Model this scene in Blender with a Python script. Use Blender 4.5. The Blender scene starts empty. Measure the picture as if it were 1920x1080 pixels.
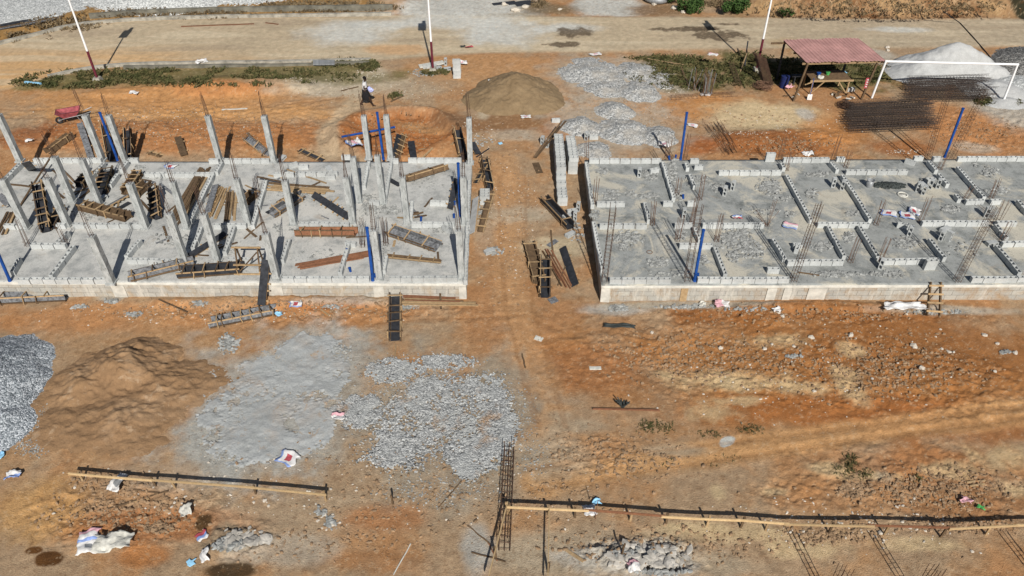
import bpy, math, random
import numpy as np
from mathutils import Vector, Matrix
R = math.radians
rnd = random.Random(7)

# ------------------------------------------------------------------ camera, sky, sun, exposure
scene = bpy.context.scene
CAM_H, PITCH, FPX = 18.77, R(39.0), 1420.0
cam_d = bpy.data.cameras.new('camera'); cam = bpy.data.objects.new('camera', cam_d)
scene.collection.objects.link(cam)
cam.location = (0, 0, CAM_H); cam.rotation_euler = (math.pi/2 - PITCH, 0, 0)
cam_d.sensor_width = 36.0; cam_d.lens = 36.0*FPX/1920.0; cam_d.clip_end = 6000
scene.camera = cam

SUN_EL = R(37.8); SUN_AZ = math.atan2(0.18, -1.0)          # azimuth from +Y towards +X
sun_to = Vector((math.sin(SUN_AZ)*math.cos(SUN_EL), math.cos(SUN_AZ)*math.cos(SUN_EL), math.sin(SUN_EL)))
sun_d = bpy.data.lights.new('sun', 'SUN'); sun_d.energy = 4.9; sun_d.angle = R(0.5); sun_d.color = (1.0, 0.955, 0.88)
sun = bpy.data.objects.new('sun', sun_d); scene.collection.objects.link(sun)
sun.rotation_euler = (-sun_to).to_track_quat('-Z', 'Y').to_euler()
world = bpy.data.worlds.new('World'); scene.world = world; world.use_nodes = True
wn = world.node_tree.nodes; wl = world.node_tree.links
sky = wn.new('ShaderNodeTexSky'); sky.sky_type = 'NISHITA'; sky.sun_disc = False
sky.sun_elevation = SUN_EL; sky.sun_rotation = SUN_AZ
wl.new(sky.outputs[0], wn['Background'].inputs[0]); wn['Background'].inputs[1].default_value = 0.05
scene.view_settings.view_transform = 'Standard'; scene.view_settings.look = 'None'
scene.view_settings.exposure = 0.08; scene.view_settings.gamma = 1.0

# ------------------------------------------------------------------ measuring: a photo pixel (1920 wide) to a place on a level plane
cP, sP = math.cos(PITCH), math.sin(PITCH)
ZS, ZB = 0.75, 0.975                                      # floor slab top, top of one block course
def P(px, py, z=0.0):
    dx, dy = (px-960)/FPX, (py-540)/FPX
    d = Vector((dx, cP-dy*sP, -sP-dy*cP))
    t = (z-CAM_H)/d.z
    return Vector((d.x*t, d.y*t, z))
def rise(b, pyt):                                          # height of an upright above base b whose top shows at row pyt
    v = (pyt-540)/FPX
    D = b.y*(sP+v*cP)/(cP-v*sP)
    return CAM_H-D-b.z
def S(px, py, dz=0.0): return P(px, py, ZS+dz)

# ------------------------------------------------------------------ noise
def _hash(ix, iy, seed):
    h = (ix.astype(np.int64)*374761393 + iy.astype(np.int64)*668265263 + seed*1274126177) & 0xffffffff
    h = ((h ^ (h >> 13))*1274126177) & 0xffffffff
    return ((h ^ (h >> 16)) & 0xffffff)/float(0xffffff)
def vnoise(x, y, seed=0):
    x = np.asarray(x, float); y = np.asarray(y, float)
    ix, iy = np.floor(x), np.floor(y); fx, fy = x-ix, y-iy
    ux, uy = fx*fx*(3-2*fx), fy*fy*(3-2*fy)
    a, b = _hash(ix, iy, seed), _hash(ix+1, iy, seed)
    c, d = _hash(ix, iy+1, seed), _hash(ix+1, iy+1, seed)
    return (a*(1-ux)+b*ux)*(1-uy) + (c*(1-ux)+d*ux)*uy
def fbm(x, y, size, octv=4, seed=0, gain=0.5):
    t, amp, tot = 0.0, 1.0, 0.0
    x = np.asarray(x, float)/size; y = np.asarray(y, float)/size
    for k in range(octv):
        ca, sa = math.cos(0.7*k+.3), math.sin(0.7*k+.3)
        t = t + amp*vnoise(x*ca-y*sa+17.3*k, x*sa+y*ca-9.1*k, seed+k*31); tot += amp; amp *= gain
        x = x*2.03; y = y*2.03
    return t/tot
def pits(x, y, size, seed=0):
    """round hollows (feet, clods, slumps): 1 at a hollow's middle, 0 between hollows"""
    x = np.asarray(x, float)/size; y = np.asarray(y, float)/size; ix, iy = np.floor(x), np.floor(y); best = np.full(x.shape, 9.0)
    for i in (-1, 0, 1):
        for j in (-1, 0, 1):
            cx, cy = ix+i+_hash(ix+i, iy+j, seed), iy+j+_hash(ix+i, iy+j, seed+5); r = .45+.9*_hash(ix+i, iy+j, seed+9)
            best = np.minimum(best, np.hypot(x-cx, (y-cy)*1.3)/r)
    return np.clip(1-(best/.5)**2, 0, 1)
def sstep(a, b, v):
    t = np.clip((v-a)/(b-a), 0, 1); return t*t*(3-2*t)
def lin(c):
    c = np.asarray(c, float)/255.0
    return np.where(c <= .04045, c/12.92, ((c+.055)/1.055)**2.4)
KEXP = 1.12
def A(r, g, b): return lin((r, g, b))/KEXP                 # albedo of a sunlit level surface seen as this photo colour
def blob_axes(px, py, rx, ry):
    c = P(px, py); ex = P(px+rx, py)
    Rx = abs(ex.x-c.x); Ry = abs(P(px, py-ry).y-P(px, py+ry).y)/2
    return c.x, c.y, max(Rx, .05), max(Ry, .05)
def blob(X, Y, px, py, rx, ry, soft=.35, warp=.5, ang=0.0, seed=3, size=1.2):
    cx, cy, Rx, Ry = blob_axes(px, py, rx, ry)
    m = np.zeros_like(X); reach = 1.0+soft+warp
    sel = (np.abs(X-cx) < max(Rx, Ry)*reach*1.3) & (np.abs(Y-cy) < max(Rx, Ry)*reach*1.3)
    if not sel.any(): return m
    x, y = X[sel]-cx, Y[sel]-cy
    if ang:
        ca, sa = math.cos(ang), math.sin(ang); x, y = x*ca+y*sa, -x*sa+y*ca
    d = np.sqrt((x/Rx)**2+(y/Ry)**2) + warp*2*(fbm(X[sel], Y[sel], size, 5, seed, .6)-.5)
    m[sel] = sstep(1+soft, 1-soft, d); return m
def seg_dist(X, Y, pts):
    best = np.full(X.shape, 1e9)
    for (ax, ay), (bx, by) in zip(pts[:-1], pts[1:]):
        dx, dy = bx-ax, by-ay; L = dx*dx+dy*dy
        t = np.clip(((X-ax)*dx+(Y-ay)*dy)/L, 0, 1)
        best = np.minimum(best, np.hypot(X-ax-t*dx, Y-ay-t*dy))
    return best
def pxline(l, z=0.0): return [(P(a, b, z).x, P(a, b, z).y) for a, b in l]

# ------------------------------------------------------------------ terrain height
KERB_N = [(-90, 112), (0, 83), (60, 69), (100, 58), (150, 47), (250, 38.5), (400, 33.5), (600, 30.5), (742, 28)]
KERB_S = [(18, 166), (80, 148), (160, 130), (230, 122), (400, 119), (540, 118), (705, 113)]
road_n = pxline(KERB_N+[(900, 30), (1300, 31), (1450, 34), (1700, 37), (1960, 34), (2500, 36)])
road_s = pxline([(-300, 215)]+KERB_S+[(900, 100), (1080, 96), (1250, 92), (1460, 90), (1700, 88), (1920, 85), (2500, 85)])
def curve_y(x, pts):
    return np.interp(x, [p[0] for p in pts], [p[1] for p in pts])
def road_mask(X, Y):
    return sstep(-.25, .35, curve_y(X, road_n)-Y)*sstep(-.35, .35, Y-curve_y(X, road_s))
ROUGH = [(1300, 660, 230, 75), (1560, 690, 220, 70), (1700, 900, 260, 70), (1480, 925, 80, 30), (1780, 720, 160, 60),
         (260, 960, 190, 60), (330, 240, 330, 50), (740, 250, 110, 45), (1460, 275, 120, 26), (1650, 20, 250, 40),
         (1200, 1050, 120, 30), (440, 1010, 60, 40), (1120, 850, 90, 30), (1850, 240, 120, 40), (600, 580, 260, 25), (1500, 590, 380, 22)]
RUT_PX = [[(1000, 640), (1120, 620), (1300, 640), (1500, 650)], [(990, 880), (1200, 850), (1450, 822), (1700, 790), (1930, 762)], [(1000, 920), (1250, 878), (1480, 845), (1700, 815), (1930, 782)],
          [(935, 330), (938, 450), (948, 580), (985, 720), (1010, 800)], [(985, 330), (985, 450), (1000, 580), (1040, 720), (1060, 800)], [(1560, 760), (1640, 690), (1760, 640)], [(1590, 775), (1680, 700), (1800, 650)],
          [(-20, 205), (200, 212), (480, 205), (640, 185)], [(-20, 222), (200, 226), (480, 218), (650, 200)], [(640, 610), (820, 600), (980, 590), (1100, 640)]]
RUTS = [pxline(l) for l in RUT_PX]
def hfun(X, Y):
    X = np.atleast_1d(np.asarray(X, float)); Y = np.atleast_1d(np.asarray(Y, float))
    rm = road_mask(X, Y); off = 1-rm*.85
    rough = np.zeros_like(X)
    for b in ROUGH: rough = np.maximum(rough, blob(X, Y, *b, soft=.5, warp=.5, seed=11))
    h = (fbm(X, Y, 7, 3, 1)-.5)*.22*off + (fbm(X, Y, 1.6, 4, 2)-.5)*(.05+.13*rough)*off
    rid = 1-np.abs(2*fbm(X, Y, .55, 4, 5, .6)-1)*2.2
    h = h + np.clip(rid, 0, 1)*(.006+.055*rough)*off + (fbm(X, Y, .16, 3, 8)-.5)*(.012+.05*rough)*off
    h = h - (pits(X, Y, .42, 61)*.035+pits(X, Y, .2, 62)*.018)*rough*off - pits(X, Y, .5, 63)*.008*off
    for pts in RUTS:
        d = seg_dist(X, Y, pts)+.10*(fbm(X, Y, .8, 3, 66)-.5); h = h + (-.012*np.exp(-(d/.11)**2)+.007*np.exp(-((d-.24)/.09)**2))*(.4+1.2*fbm(X, Y, 2.2, 2, 67))
    # earth bank beyond the road, verge rise, spoil ridges, rim of the red pit
    north = Y-curve_y(X, road_n)
    bank = sstep(14.5, 18.5, X)*(1-sstep(36.3, 37.6, X))
    h = h + bank*sstep(.1, 2.0, north)*(.55+1.3*fbm(X, Y, 1.5, 5, 21, .6))*.95
    h = h + (1-sstep(-9, -6.5, X))*sstep(.2, 2.5, north)*.35
    h = h + blob(X, Y, 440, 162, 120, 15, .6, .4)*.42 + blob(X, Y, 230, 175, 60, 8, .6, .4)*.15
    h = h + blob(X, Y, 330, 262, 300, 30, .6, .4)*.20
    cx, cy, Rx, Ry = blob_axes(745, 252, 108, 46)
    d = np.sqrt(((X-cx)/Rx)**2+((Y-cy)/Ry)**2)+.25*(fbm(X, Y, 1.1, 3, 9)-.5)
    h = h + np.exp(-((d-1.0)/.16)**2)*.34 - sstep(1.0, .7, d)*.12
    h = h + blob(X, Y, 1460, 262, 110, 18, .6, .4)*.22
    h = h + blob(X, Y, 560, 568, 250, 9, .6, .5)*.16 + blob(X, Y, 1560, 577, 160, 8, .6, .5)*.14
    jag = np.clip(1-np.abs(2*fbm(X, Y, .5, 5, 55, .62)-1)*2.4, 0, 1)
    h = h + (blob(X, Y, 1210, 1040, 90, 26, .6, .6, size=.6)*.20+blob(X, Y, 450, 1010, 60, 26, .6, .6, size=.6)*.14)*(jag-.3) - blob(X, Y, 1235, 1066, 46, 5, .4, .7, size=.5)*.16
    return h
def hz(x, y): return float(hfun(x, y)[0])
def G(px, py, dz=0.0):                                     # a photo pixel on the ground
    z = 0.0
    for _ in range(5):
        p = P(px, py, z); z = hz(p.x, p.y)
    p = P(px, py, z); p.z = z+dz; return p

# ------------------------------------------------------------------ materials
MATS = {}
def new_mat(name):
    m = bpy.data.materials.new(name); m.use_nodes = True
    nt = m.node_tree; b = nt.nodes['Principled BSDF']
    b.inputs['Roughness'].default_value = .9
    if 'Specular IOR Level' in b.inputs: b.inputs['Specular IOR Level'].default_value = .2
    MATS[name] = m; return m, nt, b
def N(nt, t, **kw):
    n = nt.nodes.new(t)
    for k, v in kw.items(): setattr(n, k, v)
    return n
def coords(nt, kind='Object'):
    return N(nt, 'ShaderNodeTexCoord').outputs[kind]
def noise(nt, co, scale, detail=4, rough=.6, dist=0.0):
    n = N(nt, 'ShaderNodeTexNoise'); n.inputs['Scale'].default_value = scale; n.inputs['Detail'].default_value = detail
    n.inputs['Roughness'].default_value = rough; n.inputs['Distortion'].default_value = dist
    nt.links.new(co, n.inputs['Vector']); return n.outputs['Fac']
def ramp(nt, fac, stops):
    r = N(nt, 'ShaderNodeValToRGB'); e = r.color_ramp.elements
    while len(e) > 1: e.remove(e[-1])
    for i, (p, c) in enumerate(stops):
        q = e[0] if i == 0 else e.new(p)
        q.position = p; q.color = (c[0], c[1], c[2], 1)
    nt.links.new(fac, r.inputs[0]); return r.outputs[0]
def mixc(nt, fac, a, b, mode='MIX'):
    m = N(nt, 'ShaderNodeMix', data_type='RGBA', blend_type=mode)
    for s, v in ((m.inputs[0], fac), (m.inputs[6], a), (m.inputs[7], b)):
        if isinstance(v, (int, float)): s.default_value = v
        elif isinstance(v, (tuple, list, np.ndarray)): s.default_value = (v[0], v[1], v[2], 1)
        else: nt.links.new(v, s)
    return m.outputs[2]
def bump(nt, b, h, dist=.02, st=.6):
    n = N(nt, 'ShaderNodeBump'); n.inputs['Distance'].default_value = dist; n.inputs['Strength'].default_value = st
    nt.links.new(h, n.inputs['Height']); nt.links.new(n.outputs[0], b.inputs['Normal'])
def simple(name, c, var=.25, scale=6.0, rough=.85, bd=.004, metal=0.0, c2=None):
    m, nt, b = new_mat(name); co = coords(nt)
    f = noise(nt, co, scale, 6, .65)
    lo = c2 if c2 is not None else tuple(x*(1-var) for x in c)
    hi = tuple(min(1, x*(1+var)) for x in c)
    col = ramp(nt, f, [(.3, lo), (.7, hi)])
    nt.links.new(col, b.inputs['Base Color']); b.inputs['Roughness'].default_value = rough; b.inputs['Metallic'].default_value = metal
    bump(nt, b, noise(nt, co, scale*5, 4), bd, .5); return m

def ground_mat():
    m, nt, b = new_mat('earth'); co = coords(nt)
    at = N(nt, 'ShaderNodeAttribute', attribute_name='soil')
    f1 = noise(nt, co, 22, 6, .7); f2 = noise(nt, co, 3.2, 5, .65)
    k1 = ramp(nt, f1, [(.25, (.72, .69, .66)), (.46, (1.04, 1.04, 1.04)), (.78, (1.28, 1.27, 1.25))])
    k2 = ramp(nt, f2, [(.3, (.86, .84, .82)), (.7, (1.12, 1.12, 1.12))])
    c = mixc(nt, 1.0, at.outputs['Color'], k1, 'MULTIPLY'); c = mixc(nt, 1.0, c, k2, 'MULTIPLY')
    v = N(nt, 'ShaderNodeTexVoronoi'); v.inputs['Scale'].default_value = 9; v.inputs['Randomness'].default_value = 1
    nt.links.new(co, v.inputs['Vector'])
    spk = ramp(nt, v.outputs['Distance'], [(.0, (1, 1, 1)), (.09, (1, 1, 1)), (.12, (0, 0, 0))])
    pick = ramp(nt, noise(nt, co, 1.4, 3), [(.52, (0, 0, 0)), (.62, (.7, .7, .7))])
    fac = mixc(nt, 1.0, spk, pick, 'MULTIPLY')
    c = mixc(nt, fac, c, (.46, .36, .27)); nt.links.new(c, b.inputs['Base Color'])
    b.inputs['Roughness'].default_value = .95
    hh = N(nt, 'ShaderNodeMath')
    f3 = noise(nt, co, 60, 4, .75); hh.operation = 'MULTIPLY_ADD'; nt.links.new(f3, hh.inputs[0]); hh.inputs[1].default_value = .45; nt.links.new(f1, hh.inputs[2])
    bump(nt, b, hh.outputs[0], .06, .8); return m
def gravel_mat(name, dark, mid, light, scale, tint=None, mottling=None):
    m, nt, b = new_mat(name); co = coords(nt)
    v = N(nt, 'ShaderNodeTexVoronoi'); v.inputs['Scale'].default_value = scale; nt.links.new(co, v.inputs['Vector'])
    sep = N(nt, 'ShaderNodeSeparateColor'); nt.links.new(v.outputs['Color'], sep.inputs[0])
    c = ramp(nt, sep.outputs[0], [(0, dark), (.5, mid), (1, light)])
    if tint is not None:
        c = mixc(nt, ramp(nt, noise(nt, co, 1.1, 5, .7), [(.46, (0, 0, 0)), (.66, (.85, .85, .85))]), c, tint)
    if mottling is not None:
        c = mixc(nt, ramp(nt, noise(nt, co, .8, 6, .7), [(.57, (0, 0, 0)), (.68, (.9, .9, .9))]), c, mottling)
    nt.links.new(c, b.inputs['Base Color']); b.inputs['Roughness'].default_value = .95
    bump(nt, b, v.outputs['Distance'], -.03, .8); return m
def sand_mat(name, c, c2, bd=.03, stain=None):
    m, nt, b = new_mat(name); co = coords(nt)
    col = ramp(nt, noise(nt, co, 1.3, 7, .7), [(.3, c2), (.68, c)])
    f = noise(nt, co, 18, 6, .7)
    col = mixc(nt, 1.0, col, ramp(nt, f, [(.25, (.8, .8, .8)), (.75, (1.15, 1.15, 1.15))]), 'MULTIPLY')
    if stain is not None:
        col = mixc(nt, ramp(nt, noise(nt, co, 1.6, 7, .72, .5), [(.58, (0, 0, 0)), (.66, (.85, .85, .85))]), col, stain)
        col = mixc(nt, ramp(nt, noise(nt, co, .55, 5, .7), [(.50, (0, 0, 0)), (.70, (.4, .4, .4))]), col, stain)
    nt.links.new(col, b.inputs['Base Color']); b.inputs['Roughness'].default_value = .95
    bump(nt, b, f, bd, .7); return m
def slab_mat(name, grey, cream, dark, amt):
    m, nt, b = new_mat(name); co = coords(nt)
    big = noise(nt, co, .5, 7, .7, .6)
    c = ramp(nt, noise(nt, co, 1.7, 8, .7), [(.33, dark), (.5, grey), (.68, tuple(min(1, x*1.2) for x in grey))])
    c = mixc(nt, ramp(nt, big, [(.5, (0, 0, 0)), (.5+amt, (.85, .85, .85))]), c, cream)
    f = noise(nt, co, 24, 6, .75)
    c = mixc(nt, 1.0, c, ramp(nt, f, [(.28, (.72, .72, .72)), (.55, (1.02, 1.02, 1.02)), (.8, (1.18, 1.18, 1.18))]), 'MULTIPLY')
    st = noise(nt, co, 5.5, 5, .75)
    c = mixc(nt, ramp(nt, st, [(.57, (0, 0, 0)), (.70, (.6, .6, .6))]), c, tuple(x*.5 for x in dark))
    c = mixc(nt, ramp(nt, noise(nt, co, .75, 6, .7, .8), [(.60, (0, 0, 0)), (.70, (.45, .45, .45))]), c, (.30, .235, .17))
    nt.links.new(c, b.inputs['Base Color']); bump(nt, b, f, .012, .7); return m
def block_mat():
    m, nt, b = new_mat('sandcrete'); co = coords(nt, 'Generated'); co = coords(nt)
    oi = N(nt, 'ShaderNodeObjectInfo')
    c = ramp(nt, noise(nt, co, 3.1, 7, .7), [(.25, (.33, .345, .34)), (.5, (.455, .47, .465)), (.8, (.57, .585, .575))])
    c = mixc(nt, 1.0, c, ramp(nt, oi.outputs['Random'], [(0, (.88, .88, .88)), (1, (1.08, 1.08, 1.08))]), 'MULTIPLY')
    f = noise(nt, co, 45, 5, .8)
    c = mixc(nt, 1.0, c, ramp(nt, f, [(.3, (.8, .8, .8)), (.7, (1.12, 1.12, 1.12))]), 'MULTIPLY')
    nt.links.new(c, b.inputs['Base Color']); bump(nt, b, f, .008, .7); return m
def column_mat():
    m, nt, b = new_mat('cast_concrete'); co = coords(nt)
    oi = N(nt, 'ShaderNodeObjectInfo')
    mp = N(nt, 'ShaderNodeMapping'); mp.inputs['Scale'].default_value = (1, 1, .35); nt.links.new(co, mp.inputs[0])
    ad = N(nt, 'ShaderNodeVectorMath', operation='ADD'); nt.links.new(mp.outputs[0], ad.inputs[0])
    nt.links.new(oi.outputs['Random'], ad.inputs[1]); co2 = ad.outputs[0]
    c = ramp(nt, noise(nt, co2, 4, 7, .7), [(.28, (.19, .205, .20)), (.5, (.37, .385, .38)), (.72, (.53, .54, .53))])
    hol = ramp(nt, noise(nt, co2, 12, 5, .8), [(.54, (0, 0, 0)), (.64, (.9, .9, .9))])
    c = mixc(nt, hol, c, (.17, .175, .17)); nt.links.new(c, b.inputs['Base Color'])
    bump(nt, b, noise(nt, co, 20, 5, .8), .012, .7); return m
def plinth_mat(name, stain, amt):
    m, nt, b = new_mat(name); co = coords(nt)
    sx = N(nt, 'ShaderNodeSeparateXYZ'); nt.links.new(co, sx.inputs[0])
    ax = N(nt, 'ShaderNodeMath', operation='ADD'); nt.links.new(sx.outputs[0], ax.inputs[0]); nt.links.new(sx.outputs[1], ax.inputs[1])
    cx = N(nt, 'ShaderNodeCombineXYZ'); nt.links.new(ax.outputs[0], cx.inputs[0]); nt.links.new(sx.outputs[2], cx.inputs[1])
    br = N(nt, 'ShaderNodeTexBrick'); br.inputs['Scale'].default_value = 1
    br.inputs['Brick Width'].default_value = .46; br.inputs['Row Height'].default_value = .235
    br.inputs['Mortar Size'].default_value = .012; br.inputs['Bias'].default_value = 0
    br.inputs['Color1'].default_value = (.36, .35, .32, 1); br.inputs['Color2'].default_value = (.46, .44, .39, 1)
    br.inputs['Mortar'].default_value = (.25, .235, .21, 1)
    nt.links.new(cx.outputs[0], br.inputs['Vector'])
    c = br.outputs['Color']
    st = noise(nt, co, .9, 7, .7, .5)
    c = mixc(nt, ramp(nt, st, [(.5-amt, (0, 0, 0)), (.62, (.75, .75, .75))]), c, stain)
    mp = N(nt, 'ShaderNodeMapping'); mp.inputs['Scale'].default_value = (3.2, 3.2, .55); nt.links.new(co, mp.inputs[0])
    wh = noise(nt, mp.outputs[0], 1.0, 6, .7)
    c = mixc(nt, ramp(nt, wh, [(.52, (0, 0, 0)), (.66, (.8, .8, .8))]), c, (.55, .52, .46))
    f = noise(nt, co, 16, 6, .75)
    c = mixc(nt, 1.0, c, ramp(nt, f, [(.25, (.75, .75, .75)), (.75, (1.12, 1.12, 1.12))]), 'MULTIPLY')
    nt.links.new(c, b.inputs['Base Color']); bump(nt, b, f, .012, .7); return m
def wood_mat(name, c, c2, rough=.85):
    m, nt, b = new_mat(name); co = coords(nt)
    oi = N(nt, 'ShaderNodeObjectInfo')
    f = noise(nt, co, 7, 6, .75); g = noise(nt, co, 38, 4, .7)
    col = ramp(nt, f, [(.3, c2), (.65, c)])
    col = mixc(nt, 1.0, col, ramp(nt, oi.outputs['Random'], [(0, (.72, .70, .68)), (1, (1.18, 1.15, 1.1))]), 'MULTIPLY')
    col = mixc(nt, 1.0, col, ramp(nt, g, [(.3, (.75, .75, .75)), (.7, (1.15, 1.15, 1.15))]), 'MULTIPLY')
    nt.links.new(col, b.inputs['Base Color']); b.inputs['Roughness'].default_value = rough
    bump(nt, b, g, .004, .6); return m
def leafy_mat(name, stops, scale=2.2):
    m, nt, b = new_mat(name); co = coords(nt)
    c = ramp(nt, noise(nt, co, scale, 5, .7), stops); nt.links.new(c, b.inputs['Base Color'])
    return m
M_EARTH = ground_mat()
M_BLOCK = block_mat(); M_COL = column_mat()
M_SLAB_L = slab_mat('slab_pale', (.44, .44, .42), (.56, .545, .505), (.27, .28, .275), .12)
M_SLAB_R = slab_mat('slab_grey', (.29, .30, .29), (.52, .485, .40), (.155, .165, .16), .09)
M_PLINTH_L = plinth_mat('plinth_pale', (.40, .31, .21), .02)
M_PLINTH_R = plinth_mat('plinth_stained', (.34, .22, .115), .06)
M_LIP = simple('slab_edge', (.50, .48, .43), .25, 3.0)
M_MORTAR = simple('mortar', (.40, .39, .37), .2)
M_RUST = simple('rusty_steel', (.085, .050, .034), .45, 9, .8, .002)
M_CAGE = simple('dark_steel', (.060, .046, .039), .5, 9, .8, .002)
M_RUSTL = simple('rusty_steel_light', (.15, .085, .055), .4, 9, .8, .002)
M_PLY = simple('oiled_plywood', (.030, .032, .038), .5, 5, .7, .004)
M_PLYG = simple('cement_caked_plywood', (.15, .155, .165), .75, 9, .85, .006)
M_PLYW = simple('pale_plywood', (.38, .39, .40), .2, 4, .8)
M_WOOD = wood_mat('raw_timber', (.44, .32, .19), (.28, .19, .10))
M_LATH = wood_mat('pale_lath', (.60, .45, .26), (.46, .33, .18))
M_WOODO = wood_mat('old_timber', (.17, .115, .068), (.07, .047, .030))
M_WOODR = wood_mat('red_timber', (.27, .125, .07), (.14, .07, .04))
M_BLUE = simple('blue_plastic', (.012, .062, .26), .5, 4, .55, .002)
M_WHITE = simple('white_paint', (.78, .79, .80), .05, 5, .5)
M_MAROON = simple('maroon_paint', (.12, .022, .035), .2, 5, .55)
M_BLACK = simple('black_plastic', (.018, .019, .021), .3, 5, .6)
M_ROOF = simple('red_roof_sheet', (.42, .235, .215), .25, 1.3, .6, .002)
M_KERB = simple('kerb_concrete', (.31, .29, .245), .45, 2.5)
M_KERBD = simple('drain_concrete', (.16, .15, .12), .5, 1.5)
M_RED = simple('faded_red', (.40, .075, .09), .35, 9, .6)
M_PINK = simple('faded_pink', (.62, .36, .40), .2, 6)
M_BAGW = simple('bag_white', (.62, .61, .60), .22, 8, .7, .01)
M_BAGG = simple('bag_grey', (.52, .51, .46), .25, 8, .7, .01)
M_BAGB = simple('bag_blue', (.20, .28, .52), .3, 8, .7)
M_SKYB = simple('light_blue_plastic', (.30, .58, .80), .15, 8, .6)
M_GREENP = simple('green_plastic', (.08, .36, .10), .3, 8, .6)
M_STEELG = simple('grey_steel', (.26, .27, .28), .3, 6, .5, .002, .3)
M_TARP = simple('dark_tarp', (.045, .052, .05), .4, 6, .75, .01)
M_STONE = simple('pale_stone', (.50, .45, .38), .3, 7)
M_CLOD = simple('earth_clod', (.27, .18, .108), .4, 4)
M_CRUST = simple('mortar_crust', (.40, .375, .335), .4, 5)
M_CHIP = simple('concrete_chip', (.27, .275, .265), .6, 5)
M_SKIN = simple('dark_skin', (.042, .024, .017), .2, 8, .55)
M_SHIRT = simple('pale_shirt', (.55, .55, .55), .15, 8)
M_SHORTS = simple('black_cloth', (.014, .014, .016), .3, 8)
M_HAIR = simple('black_hair', (.008, .007, .007), .3, 12)
M_GLASS = simple('dark_glass', (.02, .025, .03), .2, 3, .15)
M_SAND = sand_mat('brown_sand', A(160, 128, 95), A(138, 109, 80), .05, A(176, 150, 122))
M_SAND2 = sand_mat('grey_sand', A(148, 127, 98), A(122, 102, 76))
M_DUST = sand_mat('stone_dust', A(180, 183, 183), A(160, 162, 160), .04, A(166, 140, 112))
M_PALE = sand_mat('pale_dust', A(196, 197, 196), A(176, 176, 174))
M_GRAVB = gravel_mat('blue_gravel', (.09, .105, .12), (.27, .30, .325), (.60, .63, .66), 24)
M_GRAV = gravel_mat('grey_gravel', (.12, .125, .125), (.33, .335, .33), (.62, .62, .60), 19, A(176, 170, 160))
M_GRAVS = gravel_mat('spread_gravel', (.15, .155, .155), (.33, .335, .33), (.58, .59, .58), 26, A(176, 178, 176), A(164, 134, 104))
M_GRAVD = gravel_mat('dark_gravel', (.05, .05, .048), (.17, .165, .155), (.38, .37, .35), 15)
M_GRAVL = gravel_mat('light_gravel', (.24, .25, .25), (.42, .43, .42), (.66, .67, .66), 14)
M_GRASS = leafy_mat('green_grass', [(.3, (.034, .042, .014)), (.48, (.070, .070, .026)), (.66, (.16, .125, .058))])
M_STRAW = leafy_mat('dry_grass', [(.3, (.085, .06, .033)), (.55, (.17, .125, .07)), (.75, (.27, .205, .12))], 1.4)
M_LEAF = leafy_mat('shrub_leaf', [(.3, (.022, .048, .012)), (.55, (.05, .095, .024)), (.75, (.12, .15, .05))], 6)

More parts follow.
